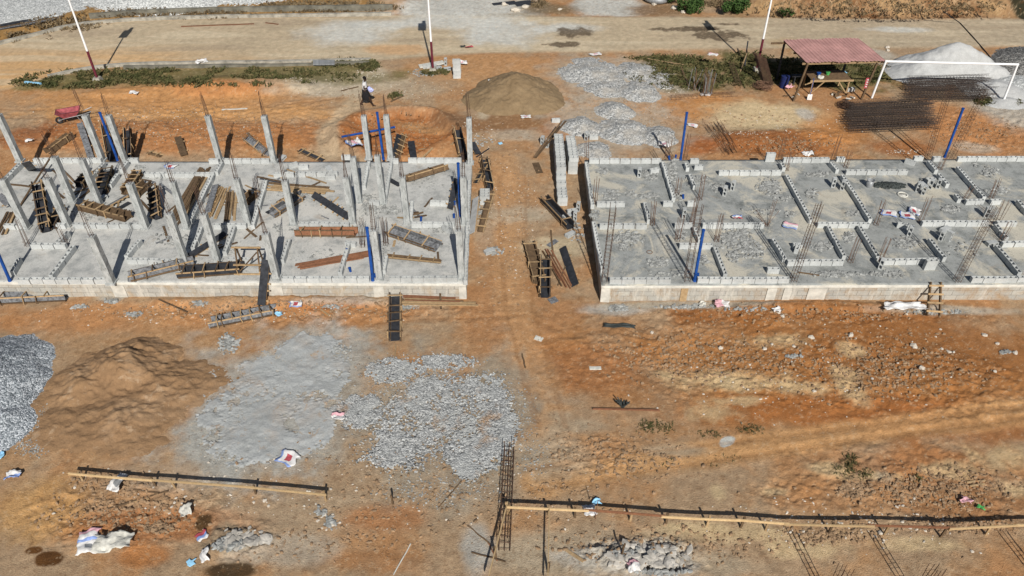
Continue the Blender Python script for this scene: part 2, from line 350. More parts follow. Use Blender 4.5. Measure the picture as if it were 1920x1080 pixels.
# ------------------------------------------------------------------ object helpers
COLL = scene.collection
class MB:
    def __init__(s): s.v = []; s.f = []; s.m = []
    def quad(s, pts, mi=0):
        b = len(s.v); s.v += [tuple(p) for p in pts]; s.f.append(tuple(range(b, b+len(pts)))); s.m.append(mi)
    def hexa(s, c, mi=0):
        b = len(s.v); s.v += [tuple(p) for p in c]
        for q in ((0, 3, 2, 1), (4, 5, 6, 7), (0, 1, 5, 4), (1, 2, 6, 5), (2, 3, 7, 6), (3, 0, 4, 7)):
            s.f.append(tuple(b+i for i in q)); s.m.append(mi)
    def box(s, lo, hi, mi=0):
        x0, y0, z0 = lo; x1, y1, z1 = hi
        s.hexa([(x0, y0, z0), (x1, y0, z0), (x1, y1, z0), (x0, y1, z0), (x0, y0, z1), (x1, y0, z1), (x1, y1, z1), (x0, y1, z1)], mi)
    def bar(s, p, q, w, h, up=(0, 0, 1), mi=0, taper=1.0):
        p, q = Vector(p), Vector(q); d = (q-p).normalized(); u = Vector(up)
        if abs(d.dot(u)) > .98: u = Vector((0, 1, 0))
        y = u.cross(d).normalized()*(w/2); z = d.cross(y).normalized()*(h/2)
        c = []
        for sz in (-1, 1):
            c += [p-y+z*sz, q-y*taper+z*sz*taper, q+y*taper+z*sz*taper, p+y+z*sz]
        s.hexa(c, mi)
    def tube(s, pts, r, n=5, mi=0, r1=None):
        pts = [Vector(p) for p in pts]; b = len(s.v); k = len(pts)
        for i, p in enumerate(pts):
            d = (pts[min(i+1, k-1)]-pts[max(i-1, 0)]).normalized()
            a = Vector((0, 0, 1)) if abs(d.z) < .9 else Vector((1, 0, 0))
            x = d.cross(a).normalized(); y = d.cross(x)
            rr = r if r1 is None else r+(r1-r)*i/(k-1)
            for j in range(n):
                t = 2*math.pi*j/n; s.v.append(tuple(p+x*math.cos(t)*rr+y*math.sin(t)*rr))
        for i in range(k-1):
            for j in range(n):
                s.f.append((b+i*n+j, b+i*n+(j+1) % n, b+(i+1)*n+(j+1) % n, b+(i+1)*n+j)); s.m.append(mi)
        s.f.append(tuple(b+j for j in range(n))[::-1]); s.m.append(mi)
        s.f.append(tuple(b+(k-1)*n+j for j in range(n))); s.m.append(mi)
    def ring(s, c, ax, r, t, n=20, k=6, mi=0):
        c = Vector(c); ax = Vector(ax).normalized(); a = Vector((0, 0, 1)) if abs(ax.z) < .9 else Vector((1, 0, 0))
        x = ax.cross(a).normalized(); y = ax.cross(x); b = len(s.v)
        for i in range(n):
            t0 = 2*math.pi*i/n; d = x*math.cos(t0)+y*math.sin(t0)
            for j in range(k):
                u = 2*math.pi*j/k; s.v.append(tuple(c+d*(r+t*math.cos(u))+ax*t*math.sin(u)))
        for i in range(n):
            for j in range(k):
                s.f.append((b+i*k+j, b+((i+1) % n)*k+j, b+((i+1) % n)*k+(j+1) % k, b+i*k+(j+1) % k)); s.m.append(mi)
    def lump(s, c, r, rg, sq=(1, 1, .7), mi=0):
        b = len(s.v); t = (1+5**.5)/2
        V = [(-1, t, 0), (1, t, 0), (-1, -t, 0), (1, -t, 0), (0, -1, t), (0, 1, t), (0, -1, -t), (0, 1, -t), (t, 0, -1), (t, 0, 1), (-t, 0, -1), (-t, 0, 1)]
        F = [(0, 11, 5), (0, 5, 1), (0, 1, 7), (0, 7, 10), (0, 10, 11), (1, 5, 9), (5, 11, 4), (11, 10, 2), (10, 7, 6), (7, 1, 8),
             (3, 9, 4), (3, 4, 2), (3, 2, 6), (3, 6, 8), (3, 8, 9), (4, 9, 5), (2, 4, 11), (6, 2, 10), (8, 6, 7), (9, 8, 1)]
        a = rg.random()*6.28; ca, sa = math.cos(a), math.sin(a)
        for x, y, z in V:
            k = r/1.9*(.72+.56*rg.random()); x, y, z = x*k*sq[0], y*k*sq[1], z*k*sq[2]
            s.v.append((c[0]+x*ca-y*sa, c[1]+x*sa+y*ca, c[2]+z))
        for f in F: s.f.append(tuple(b+i for i in f)); s.m.append(mi)
    def mesh(s, name, mats, smooth=False):
        me = bpy.data.meshes.new(name); me.from_pydata(s.v, [], s.f)
        for m in (mats if isinstance(mats, (list, tuple)) else [mats]): me.materials.append(m)
        if any(s.m): me.polygons.foreach_set('material_index', s.m)
        if smooth: me.polygons.foreach_set('use_smooth', [True]*len(s.f))
        me.update(); return me
    def build(s, name, mats, parent=None, smooth=False, loc=None):
        return link(name, s.mesh(name, mats, smooth), parent, loc)
def link(name, data, parent=None, loc=None):
    o = bpy.data.objects.new(name, data); COLL.objects.link(o)
    if parent is not None: o.parent = parent
    if loc is not None: o.location = loc
    return o
SEEN = {}
def tag(o, label, cat, group=None, kind='thing'):
    o['label'] = label; o['category'] = cat
    if group: o['group'] = group
    if kind: o['kind'] = kind
    n = len(label.split())
    if not 4 <= n <= 16: print('LABEL LENGTH', n, label)
    SEEN.setdefault(label, []).append(o.name); return o
def thing(name, loc, label, cat, group=None, rz=0.0):
    o = link(name, None, None, loc); o.rotation_euler = (0, 0, rz); return tag(o, label, cat, group)
def dup(o, loc=None, rot=None, label=None):
    c = o.copy(); COLL.objects.link(c)
    if loc is not None: c.location = loc
    if rot is not None: c.rotation_euler = rot
    if label: c['label'] = label
    for k in o.children:
        d = k.copy(); COLL.objects.link(d); d.parent = c
        for g in k.children:
            e = g.copy(); COLL.objects.link(e); e.parent = d
    return c
ORD = 'zeroth first second third fourth fifth sixth seventh eighth ninth tenth eleventh twelfth thirteenth fourteenth fifteenth sixteenth seventeenth eighteenth nineteenth twentieth'.split()
NUM = 'no one two three four five six seven eight nine ten eleven twelve thirteen fourteen fifteen sixteen seventeen eighteen nineteen twenty'.split()
# ------------------------------------------------------------------ the ground, one sheet to the horizon
import bisect
GRID = {}; US = []
def hz(x, y):                                              # height read back from the ground sheet itself
    ys, us, half, Z = GRID['g']
    j = min(max(bisect.bisect_right(ys, y)-1, 0), len(ys)-2); t = (y-ys[j])/(ys[j+1]-ys[j]); r = []
    for k in (j, j+1):
        u = x/half[k]; i = min(max(bisect.bisect_right(US, u)-1, 0), len(US)-2); f = (u-US[i])/(US[i+1]-US[i])
        r.append(Z[k, i]*(1-f)+Z[k, i+1]*f)
    return float(r[0]*(1-t)+r[1]*t)
def make_ground():
    nu, nv = 1000, 880
    ys = 8.3*(62.5/8.3)**(np.arange(nv)/(nv-1))
    ys = np.concatenate([[-1600, -300, -60, -14, 0, 4.5, 7.2], ys, [65, 72, 90, 140, 300, 900, 3000]])
    us = np.concatenate([[-90, -22, -6, -2.2, -1.35, -1.12], np.linspace(-1, 1, nu), [1.12, 1.35, 2.2, 6, 22, 90]])
    half = .676*1.2*(.777*np.clip(ys, 6, 70)+11.8)
    X = us[None, :]*half[:, None]; Y = np.repeat(ys[:, None], len(us), 1)
    Z = hfun(X.ravel(), Y.ravel()).reshape(X.shape)
    far = sstep(1.05, 1.5, np.abs(us))[None, :]*np.ones_like(Y); far = np.maximum(far, np.maximum(sstep(64, 75, Y), sstep(6.5, 3, Y)))
    Z = Z*(1-far)
    US.extend(us.tolist())
    GRID['g'] = (ys.tolist(), us, half.tolist(), Z)
    x, y = X.ravel(), Y.ravel()
    col = np.empty((len(x), 3))
    n1 = fbm(x, y, 5.5, 5, 41, .6); n2 = fbm(x, y, 1.5, 5, 42, .62); n3 = fbm(x, y, .28, 4, 43, .65)
    base, ora, gry = A(172, 134, 98), A(170, 120, 78), A(166, 146, 122)
    def over(c, m):
        m = m[:, None]; col[:] = col*(1-m)+np.asarray(c)*m
    col[:] = base
    over(ora, sstep(.48, .66, n1*.6+n2*.4)*.6); over(gry, sstep(.56, .42, n1*.5+n2*.5)*.6)
    def B(c, px, py, rx, ry, st=1.0, soft=.4, warp=.55, ang=0., seed=3, size=1.2):
        over(A(*c), blob(x, y, px, py, rx, ry, soft, warp, ang, seed, size)*st)
    def L(c, pts, w, st=1.0, wob=.5):
        d = seg_dist(x, y, pxline(pts))+wob*2*(n2-.5)*w
        over(A(*c), sstep(w*1.3, w*.55, d)*st)
    CRM, GRYD, RED, ORG = (206, 182, 142), (178, 170, 156), (150, 97, 53), (167, 114, 66)
    # south-east earth
    B(ORG, 1520, 690, 440, 120, .9, .5); B(RED, 1690, 650, 260, 60, .65, .5); B(RED, 1330, 590, 80, 20, .8); B(RED, 1560, 590, 300, 14, .6)
    B((163, 102, 55), 1560, 770, 260, 30, .75); B((160, 100, 55), 1780, 800, 190, 30, .6); B((165, 108, 62), 1730, 880, 150, 40, .7)
    B((160, 102, 58), 1110, 690, 110, 40, .55); B((170, 120, 76), 1600, 930, 170, 35, .6); B((158, 106, 62), 1810, 945, 130, 35, .7)
    L((198, 152, 104), [(1010, 905), (1250, 862), (1480, 830), (1680, 800), (1930, 772)], .55, .75)
    L((190, 146, 104), [(945, 300), (950, 420), (960, 560), (1000, 700), (1060, 850)], .75, .7)
    L((186, 140, 98), [(1240, 470), (1000, 590), (760, 640), (500, 640)], .5, .0)
    for q in [(1320, 712, 62, 16), (1395, 716, 80, 15), (1500, 728, 60, 12), (1590, 720, 26, 34), (1252, 700, 24, 9), (1600, 660, 25, 12),
              (1450, 640, 50, 12), (1340, 772, 40, 20), (1390, 752, 40, 8), (1780, 880, 50, 14), (1880, 860, 50, 20), (1900, 920, 35, 14)]: B(CRM, *q, .62, .6, .95, size=.6)
    for q in [(1370, 1002, 170, 15), (1500, 1030, 70, 14), (1345, 930, 14, 16), (1450, 924, 30, 8), (1550, 880, 40, 10), (1300, 990, 60, 10), (1640, 895, 50, 8), (1720, 1020, 60, 12)]: B(CRM, *q, .6, .6, .95, size=.6)
    for q in [(1040, 850, 60, 40), (1080, 800, 60, 16), (1270, 845, 60, 12), (1050, 780, 30, 12), (1130, 1035, 190, 42), (1330, 1060, 90, 22), (1000, 1030, 60, 40), (1655, 895, 20, 14), (1060, 460, 40, 20)]: B((172, 156, 134), *q, .7, .5, .6)
    B((176, 176, 172), 893, 1030, 26, 50, .7, .5); B((176, 172, 165), 1185, 1052, 120, 32, .75, .4, .7, size=.6); B((88, 84, 78), 1195, 1036, 60, 8, .5, .4, .8, size=.5)
    B((184, 184, 180), 1362, 829, 17, 8, 1, .12, .3, .5, size=.4)
    # south-west
    B((186, 132, 86), 200, 595, 240, 28, .8); B((184, 128, 80), 640, 590, 180, 22, .7); B((164, 104, 58), 620, 575, 60, 14, .7)
    B((168, 108, 62), 300, 985, 170, 30, .75); B((176, 116, 66), 270, 1040, 60, 22, .8); B((192, 148, 96), 80, 950, 70, 60, .8)
    B((172, 158, 140), 350, 890, 150, 36, .7); B((170, 150, 126), 620, 960, 190, 40, .5); B((166, 110, 66), 720, 970, 70, 25, .7); B((160, 112, 72), 700, 1050, 90, 20, .5)
    B((124, 114, 98), 440, 1005, 60, 26, .8, .35, .7, size=.6); B((170, 160, 146), 540, 1030, 90, 30, .6); B((186, 176, 160), 455, 1050, 40, 20, .5)
    B((72, 54, 34), 430, 1068, 48, 17, .95, .2, .45, size=.7); B((92, 60, 30), 90, 1046, 32, 16, 1, .12, .35, size=.7); B((98, 64, 32), 62, 1030, 18, 8, 1, .12, .35, size=.7)
    B((84, 62, 38), 382, 978, 17, 17, .95, .15, .4, size=.6); B((140, 112, 84), 180, 905, 60, 20, .5)
    B((176, 172, 166), 1150, 580, 70, 10, .8); B((176, 170, 158), 1280, 572, 180, 7, .75); B((178, 172, 160), 1780, 582, 140, 8, .7); B((172, 168, 160), 210, 560, 25, 8, .8); B((178, 172, 162), 640, 570, 90, 7, .6)
    B((198, 180, 150), 1035, 462, 55, 22, .7); B((186, 176, 158), 990, 400, 70, 14, .55); B((176, 160, 140), 905, 420, 22, 50, .5)
    # between and behind the slabs
    B((196, 142, 90), 330, 185, 300, 34, .9, .5); B((182, 122, 76), 440, 162, 120, 20, .75); B((176, 116, 68), 350, 255, 310, 35, .8); B((150, 90, 50), 60, 255, 60, 22, .7); B((200, 150, 98), 480, 215, 180, 14, .7); B((200, 150, 98), 200, 215, 160, 12, .6)
    B((160, 102, 58), 745, 252, 110, 44, .95, .25, .35); B((196, 152, 106), 790, 238, 60, 7, .6, .5, .4, -.35)
    L((184, 162, 134), [(760, 150), (690, 175), (640, 215), (615, 250), (618, 292)], .55, .8)
    B((188, 176, 156), 610, 158, 110, 24, .85, .4, .7); B((204, 190, 168), 700, 138, 30, 12, .7); B((178, 162, 140), 760, 165, 60, 20, .6)
    B((142, 106, 76), 865, 232, 55, 16, .85); B((140, 104, 72), 985, 232, 105, 22, .85); B((172, 104, 56), 1050, 238, 32, 18, .7)
    B((190, 178, 160), 960, 252, 50, 10, .55); B((186, 174, 152), 905, 215, 12, 10, .6)
    B((182, 138, 96), 900, 130, 140, 28, .8); B((196, 140, 88), 1160, 225, 120, 60, .5); B((192, 134, 80), 1290, 200, 120, 30, .8); B((194, 160, 128), 1130, 230, 60, 20, .5)
    B((208, 184, 146), 1430, 222, 105, 32, .95, .3, .5); B((148, 93, 52), 1455, 272, 120, 24, .95, .3, .4); B((158, 92, 48), 1310, 272, 34, 16, .8)
    B((190, 130, 76), 1560, 250, 60, 30, .7); B((180, 124, 78), 1840, 245, 140, 45, .9); B((158, 100, 56), 1690, 278, 60, 14, .8); B((196, 186, 170), 1830, 275, 40, 10, .6); B((178, 176, 172), 1508, 216, 16, 10, .7)
    B((178, 170, 158), 1890, 205, 60, 40, .9); B((196, 192, 184), 1800, 130, 170, 60, .0)
    # verges
    for q in [(420, 142, 320, 20), (130, 155, 110, 14), (640, 125, 70, 10)]: B((112, 104, 66), *q, .85, .3, .5)
    B((176, 150, 120), 500, 160, 60, 8, .5)
    for q in [(1290, 140, 110, 32), (1400, 130, 70, 34), (1250, 125, 60, 14), (1560, 140, 130, 28), (1850, 178, 30, 10)]: B((84, 84, 48), *q, .9, .25, .5)
    B((150, 124, 96), 1348, 135, 16, 34, .8)
    # north of the road
    nor = sstep(-.1, .2, y-curve_y(x, road_n))
    over(A(142, 110, 66), nor*sstep(-9, -11, x)*.9)
    over(A(146, 114, 82), nor*sstep(14.5, 16.5, x)*(.75+.25*n2)); over(A(112, 76, 48), nor*sstep(14.5, 16.5, x)*sstep(.52, .68, n2)*.8); over(A(166, 134, 96), nor*sstep(14.5, 16.5, x)*sstep(.46, .34, n2)*.7)
    for q in [(880, 18, 150, 26), (1140, 12, 80, 17)]: B((192, 190, 184), *q, .95, .25, .4)
    B((118, 100, 76), 1030, 16, 62, 11, .9); B((130, 102, 74), 1235, 17, 52, 12, .9); B((150, 132, 104), 960, 30, 60, 5, .6)
    # road
    rm = road_mask(x, y)
    over(A(186, 168, 142), rm*.97); over(A(202, 160, 112), rm*sstep(-14, -24, x+2*(n1-.5)*5)*sstep(49.5, 45, y)*.9)
    over(A(176, 160, 138), rm*sstep(10, 24, x)*.8)
    yy = fbm(x/9, y, .9, 4, 77); over(A(166, 148, 126), rm*sstep(.55, .72, yy)*.6); over(A(206, 190, 164), rm*sstep(.45, .3, yy)*.5)
    for q in [(650, 62, 80, 20), (720, 45, 60, 8), (945, 62, 75, 22), (860, 40, 120, 14), (1060, 52, 60, 8), (905, 62, 30, 16), (1690, 55, 60, 5)]: B((200, 198, 192), *q, .85, .5, .5)
    for q in [(1075, 60, 34, 9), (1060, 83, 34, 5), (1290, 55, 60, 4), (1352, 66, 44, 9), (1320, 53, 40, 4), (1360, 45, 20, 2)]: B((98, 84, 68), *q, .9, .2, .9, size=.5)
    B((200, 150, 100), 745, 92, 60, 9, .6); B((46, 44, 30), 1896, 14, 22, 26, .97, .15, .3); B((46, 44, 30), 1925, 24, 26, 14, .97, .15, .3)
    B((182, 152, 110), 1480, 80, 40, 8, .4); B((192, 186, 174), 1640, 105, 40, 14, .7)
    # trampled dust round the spreads, stain of mixing
    B((170, 134, 98), 240, 730, 200, 120, .8, .5, .7)
    for q in [(530, 740, 185, 120), (610, 670, 90, 50), (470, 830, 140, 60)]: B((172, 170, 164), *q, .8, .45, .8, size=.9)
    for q in [(800, 772, 175, 120), (930, 740, 80, 60), (860, 880, 120, 50)]: B((160, 146, 128), *q, .75, .5, .9, size=.9)
    for q in [(1130, 150, 110, 44), (1150, 230, 130, 60), (1230, 150, 60, 34)]: B((178, 166, 150), *q, .7, .5, .8, size=.9)
    # wheel ruts and dark scuffs
    for pts in RUT_PX:
        L((146, 104, 66), pts, .10, .35, 1.2)
    speck = fbm(x, y, .10, 3, 91, .7); over(A(112, 78, 48), sstep(.64, .74, speck)*.35*(1-rm)); over(A(206, 180, 148), sstep(.36, .27, speck)*.30)
    # fine grain everywhere
    col *= (.76+.46*n3)[:, None]*(.91+.18*n2)[:, None]
    me = bpy.data.meshes.new('ground')
    W = len(us); Hn = len(ys)
    co = np.stack([x, y, Z.ravel()], 1).astype(np.float32)
    me.vertices.add(len(co)); me.vertices.foreach_set('co', co.ravel())
    i = (np.arange(Hn-1)[:, None]*W+np.arange(W-1)[None, :]).ravel()
    q = np.stack([i, i+1, i+W+1, i+W], 1).astype(np.int32)
    me.loops.add(q.size); me.loops.foreach_set('vertex_index', q.ravel())
    me.polygons.add(len(q)); me.polygons.foreach_set('loop_start', np.arange(len(q), dtype=np.int32)*4)
    me.polygons.foreach_set('loop_total', np.full(len(q), 4, np.int32)); me.polygons.foreach_set('use_smooth', np.ones(len(q), bool))
    me.materials.append(M_EARTH); me.update(calc_edges=True)
    col *= np.array([1.06, 1.09, 1.09])
    at = me.attributes.new('soil', 'FLOAT_COLOR', 'POINT')
    at.data.foreach_set('color', np.concatenate([np.clip(col, 0, 1), np.ones((len(col), 1))], 1).astype(np.float32).ravel())
    o = link('ground', me); o['kind'] = 'structure'
make_ground()

# ------------------------------------------------------------------ kerbs and drain
def strip(name, pts, prof, mat, step=.35):
    """a profile of (offset, height) swept along a ground line"""
    d = [0]
    for a, b in zip(pts[:-1], pts[1:]): d.append(d[-1]+math.hypot(b[0]-a[0], b[1]-a[1]))
    n = max(2, int(d[-1]/step)); t = np.linspace(0, d[-1], n)
    xs = np.interp(t, d, [p[0] for p in pts]); ys = np.interp(t, d, [p[1] for p in pts])
    k = np.ones(7)/7
    if n > 14:
        xs = np.convolve(np.pad(xs, 3, 'edge'), k, 'valid'); ys = np.convolve(np.pad(ys, 3, 'edge'), k, 'valid')
    m = MB()
    for i in range(n):
        j0, j1 = max(0, i-1), min(n-1, i+1); dx, dy = xs[j1]-xs[j0], ys[j1]-ys[j0]; L = math.hypot(dx, dy); nx, ny = -dy/L, dx/L
        wob = (vnoise(t[i]*1.3, 0., 5)-.5)*.03
        for o, z in prof: m.v.append((xs[i]+nx*o, ys[i]+ny*o, z+(wob if z > 0 else 0)))
    K = len(prof)
    for i in range(n-1):
        for j in range(K-1): m.f.append((i*K+j, (i+1)*K+j, (i+1)*K+j+1, i*K+j+1)); m.m.append(0)
    o = m.build(name, mat); o['kind'] = 'structure'; return o
kn = pxline([(-90, 109)]+KERB_N[1:])
strip('kerb', kn, [(-.12, -.3), (-.12, .20), (.12, .20), (.12, -.3)], M_KERB)
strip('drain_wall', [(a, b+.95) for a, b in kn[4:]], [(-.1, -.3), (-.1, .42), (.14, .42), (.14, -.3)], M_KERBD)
ks = pxline(KERB_S)
strip('kerb', ks[1:], [(-.11, -.3), (-.11, .16), (.11, .16), (.11, -.3)], M_KERB)
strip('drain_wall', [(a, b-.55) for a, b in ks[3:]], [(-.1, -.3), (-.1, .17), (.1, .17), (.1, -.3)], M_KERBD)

# ------------------------------------------------------------------ heaps of sand, dust and gravel
def heap(name, label, cat, mat, peaks, lumps=.05, cell=.06, edge=.5, off=.0, grit=.0, group=None, kind='thing', ragged=.0, seed=1, lump_size=.35, flat=False, dimple=0., foot=1.0):
    """peaks: (px, py, rx px, ry px, height); each a cone with a soft foot, the highest wins"""
    ax = [blob_axes(*p[:4]) for p in peaks]
    x0 = min(a[0]-a[2]*1.25 for a in ax); x1 = max(a[0]+a[2]*1.25 for a in ax)
    y0 = min(a[1]-a[3]*1.25 for a in ax); y1 = max(a[1]+a[3]*1.25 for a in ax)
    nx, ny = max(8, int((x1-x0)/cell)), max(8, int((y1-y0)/cell))
    X, Y = np.meshgrid(np.linspace(x0, x1, nx), np.linspace(y0, y1, ny)); x, y = X.ravel(), Y.ravel()
    h = np.full(len(x), -9.0); wob = fbm(x, y, 1.1, 5, seed+60, .6)-.5; body = np.zeros(len(x))
    for (cx, cy, rx, ry), p in zip(ax, peaks):
        d = np.sqrt(((x-cx)/rx)**2+((y-cy)/ry)**2)+wob*edge
        if flat: q = p[4]*sstep(1.05, .72, d)-.5*p[4]*sstep(1.0, 1.3, d)
        else:
            q = p[4]*np.where(d < 1, np.clip(1-d, 0, 1)**foot, (1-d)*.25); q = np.where(d < .12, p[4]*((.88**foot)+.06-d*d*4.1), q)
        h = np.maximum(h, q)
    amt = np.clip(h/max(.1, max(p[4] for p in peaks))*3, 0, 1)
    h = h + lumps*(fbm(x, y, lump_size, 5, seed+7, .62)-.5)*2*amt - off
    h = h + np.clip(1-np.abs(2*fbm(x, y, lump_size*1.8, 4, seed+90, .6)-1)*3, 0, 1)*lumps*.6*amt
    if dimple: h = h - (pits(x, y, .55, seed+3)*.06+pits(x, y, .24, seed+4)*.035)*dimple*amt
    if ragged: h = h - ragged*sstep(.48, .66, fbm(x, y, .95, 6, seed+17, .68))*max(p[4] for p in peaks)*2
    if grit: h = h + grit*(_hash(np.arange(len(x)), np.arange(len(x))*7+3, seed)-.5)
    z = hfun(x, y)+h
    keep = (h > -.04).reshape(ny, nx)
    i = (np.arange(ny-1)[:, None]*nx+np.arange(nx-1)[None, :])
    kq = keep[:-1, :-1] | keep[1:, :-1] | keep[:-1, 1:] | keep[1:, 1:]
    i = i[kq].ravel(); q = np.stack([i, i+1, i+nx+1, i+nx], 1)
    used, inv = np.unique(q, return_inverse=True); q = inv.reshape(q.shape)
    ox, oy = float(x[used].mean()), float(y[used].mean())
    me = bpy.data.meshes.new(name)
    co = np.stack([x[used]-ox, y[used]-oy, z[used]], 1)
    me.from_pydata(co.tolist(), [], q.tolist()); me.polygons.foreach_set('use_smooth', [True]*len(q)); me.materials.append(mat)
    o = link(name, me, None, (ox, oy, 0)); tag(o, label, cat, group, kind); return o
heap('sand_heap', 'wide brown sand heap with several humps, in front of the left slab', 'sand heap', M_SAND,
     [(238, 692, 128, 70, .74), (165, 722, 110, 66, .50), (315, 722, 140, 70, .36), (225, 785, 170, 72, .32), (120, 790, 80, 70, .22), (350, 710, 80, 46, .16), (250, 830, 130, 40, .14), (60, 760, 60, 60, .12)], .10, .04, .6, .05, .012, seed=4, lump_size=.6, dimple=.9, foot=1.35)
heap('gravel_heap', 'tall blue-grey gravel heap cut by the left edge, beside the wide brown sand heap', 'gravel heap', M_GRAVB,
     [(-40, 742, 120, 126, 1.35), (0, 800, 60, 60, .5)], .05, .045, .2, .0, .02, seed=5)
def spread(name, label, mat, peaks, thick, cell, seed, fine, dune=.0, bias=.0):
    """a thin layer of loose material lying on the ground, thinning out grain by grain at its edge"""
    ax = [blob_axes(*p) for p in peaks]
    x0 = min(a[0]-a[2]*1.6 for a in ax); x1 = max(a[0]+a[2]*1.6 for a in ax); y0 = min(a[1]-a[3]*1.6 for a in ax); y1 = max(a[1]+a[3]*1.6 for a in ax)
    nx, ny = int((x1-x0)/cell), int((y1-y0)/cell)
    X, Y = np.meshgrid(np.linspace(x0, x1, nx), np.linspace(y0, y1, ny)); x, y = X.ravel(), Y.ravel()
    wob = fbm(x, y, 1.3, 6, seed+60, .68)-.5; m = np.zeros(len(x))
    for cx, cy, rx, ry in ax: m = np.maximum(m, sstep(1.45, .55, np.sqrt(((x-cx)/rx)**2+((y-cy)/ry)**2)+wob*1.1))
    g = _hash(np.floor(x/cell+.5), np.floor(y/cell+.5), seed)-.5
    t = m+bias+.95*(fbm(x, y, .9, 6, seed+17, .66)-.5)+.5*(fbm(x, y, .22, 3, seed+5, .6)-.5)+fine*g
    h = np.clip((t-.52)*.22, -.06, thick)+dune*(fbm(x, y, .7, 4, seed+31, .6)-.5)*np.clip(m*2-.6, 0, 1)*1.3+g*fine*.007-pits(x, y, .5, seed+2)*.012
    h = np.where(t > .5, np.maximum(h, .006), h)
    z = hfun(x, y)+h; keep = (t > .44).reshape(ny, nx); i = (np.arange(ny-1)[:, None]*nx+np.arange(nx-1)[None, :])
    kq = keep[:-1, :-1] & keep[1:, :-1] & keep[:-1, 1:] & keep[1:, 1:]; i = i[kq].ravel(); q = np.stack([i, i+1, i+nx+1, i+nx], 1)
    used, inv = np.unique(q, return_inverse=True); q = inv.reshape(q.shape); ox, oy = float(x[used].mean()), float(y[used].mean())
    me = bpy.data.meshes.new(name); me.from_pydata(np.stack([x[used]-ox, y[used]-oy, z[used]], 1).tolist(), [], q.tolist()); me.polygons.foreach_set('use_smooth', [True]*len(q)); me.materials.append(mat)
    o = link(name, me, None, (ox, oy, 0)); o['label'] = label; o['category'] = name.replace('_', ' '); o['kind'] = 'stuff'
spread('stone_dust', 'pale grey stone dust spread flat between the brown sand and the gravel', M_DUST,
     [(530, 735, 132, 92), (580, 660, 80, 36), (480, 820, 105, 56), (440, 770, 60, 60), (620, 700, 50, 50), (590, 800, 50, 60)], .035, .036, 6, .34, .07, -.15)
spread('gravel_spread', 'thin grey gravel spread with brown earth showing through, below the gap', M_GRAVS,
     [(800, 772, 128, 86), (900, 735, 62, 42), (740, 700, 66, 30), (840, 680, 62, 18), (890, 860, 62, 46), (745, 850, 80, 48), (690, 770, 58, 40), (930, 800, 40, 50)], .05, .034, 8, .75, .05, -.07)
heap('sand_mound', 'round damp brown sand mound standing between the road and the gap', 'sand mound', M_SAND2,
     [(967, 177, 80, 38, 1.3), (945, 186, 76, 32, .95), (990, 186, 70, 30, .9)], .07, .05, .25, .02, .02, seed=9, foot=.82)
heap('quarry_dust_heap', 'large whitish quarry dust heap behind the white goal', 'dust heap', M_PALE,
     [(1776, 131, 112, 27, 1.85), (1725, 140, 66, 22, .9), (1862, 168, 66, 26, .6), (1885, 192, 50, 14, .3)], .06, .07, .25, .02, seed=10, lump_size=.8)
heap('gravel_heap', 'dark grey gravel heap at the right edge, beside the whitish dust heap', 'gravel heap', M_GRAVD,
     [(1945, 122, 82, 34, 1.3)], .06, .07, .25, .0, .05, seed=11)
heap('gravel_heap', 'low pale gravel patch in front of the dark gravel heap', 'gravel patch', M_GRAVL,
     [(1920, 160, 60, 22, .3)], .05, .07, .4, .02, .04, seed=12)
heap('gravel_bed', 'flat bed of pale chippings beyond the kerb by the dark timber bundle', 'gravel', M_GRAVL,
     [(20, 18, 150, 38, .14), (-80, 30, 140, 50, .14)], .03, .1, .3, .02, .03, None, 'stuff', 0, 13, .4, True)
heap('gravel_heap', 'broad pale gravel heap beyond the dry grass on the far side', 'gravel heap', M_GRAVL,
     [(300, 4, 146, 26, .75), (430, -6, 150, 22, .5)], .04, .09, .15, .0, .04, seed=14)
GH = [(1108, 137, 54, 28, .36, 'north-western grey gravel pile by the pink bag, largest of the cluster'),
      (1196, 134, 44, 18, .36, 'grey gravel pile beside the grassy patch with poles'),
      (1128, 166, 36, 16, .3, 'flat grey gravel pile south of the pile by the pink bag'),
      (1195, 172, 40, 20, .4, 'grey gravel pile touching the orange earth below the grassy patch'),
      (1152, 207, 36, 17, .42, 'single oval gravel pile standing on orange earth in mid cluster'),
      (1088, 236, 34, 19, .45, 'grey gravel pile next to the lone hollow block with two holes'),
      (1166, 246, 44, 24, .5, 'dome-shaped gravel pile just behind the right slab'),
      (1232, 256, 34, 20, .3, 'low gravel pile behind the slab beside the upright blue pipe'),
      (1112, 280, 34, 18, .3, 'gravel pile behind the slab corner beside the long block stack'),
      (1238, 150, 26, 18, .2, 'thin gravel patch at the edge of the grassy patch with poles')]
for k, (px, py, rx, ry, h, lb) in enumerate(GH):
    heap('gravel_pile', lb, 'gravel pile', M_GRAV, [(px, py, rx*1.1, ry*1.1, h*.85), (px+rx*.45, py+ry*.4, rx*.8, ry*.7, h*.5), (px-rx*.5, py+ry*.1, rx*.7, ry*.7, h*.35)],   .045, .045, .7, .03, .02, 'small gravel piles behind the right slab', seed=30+k)
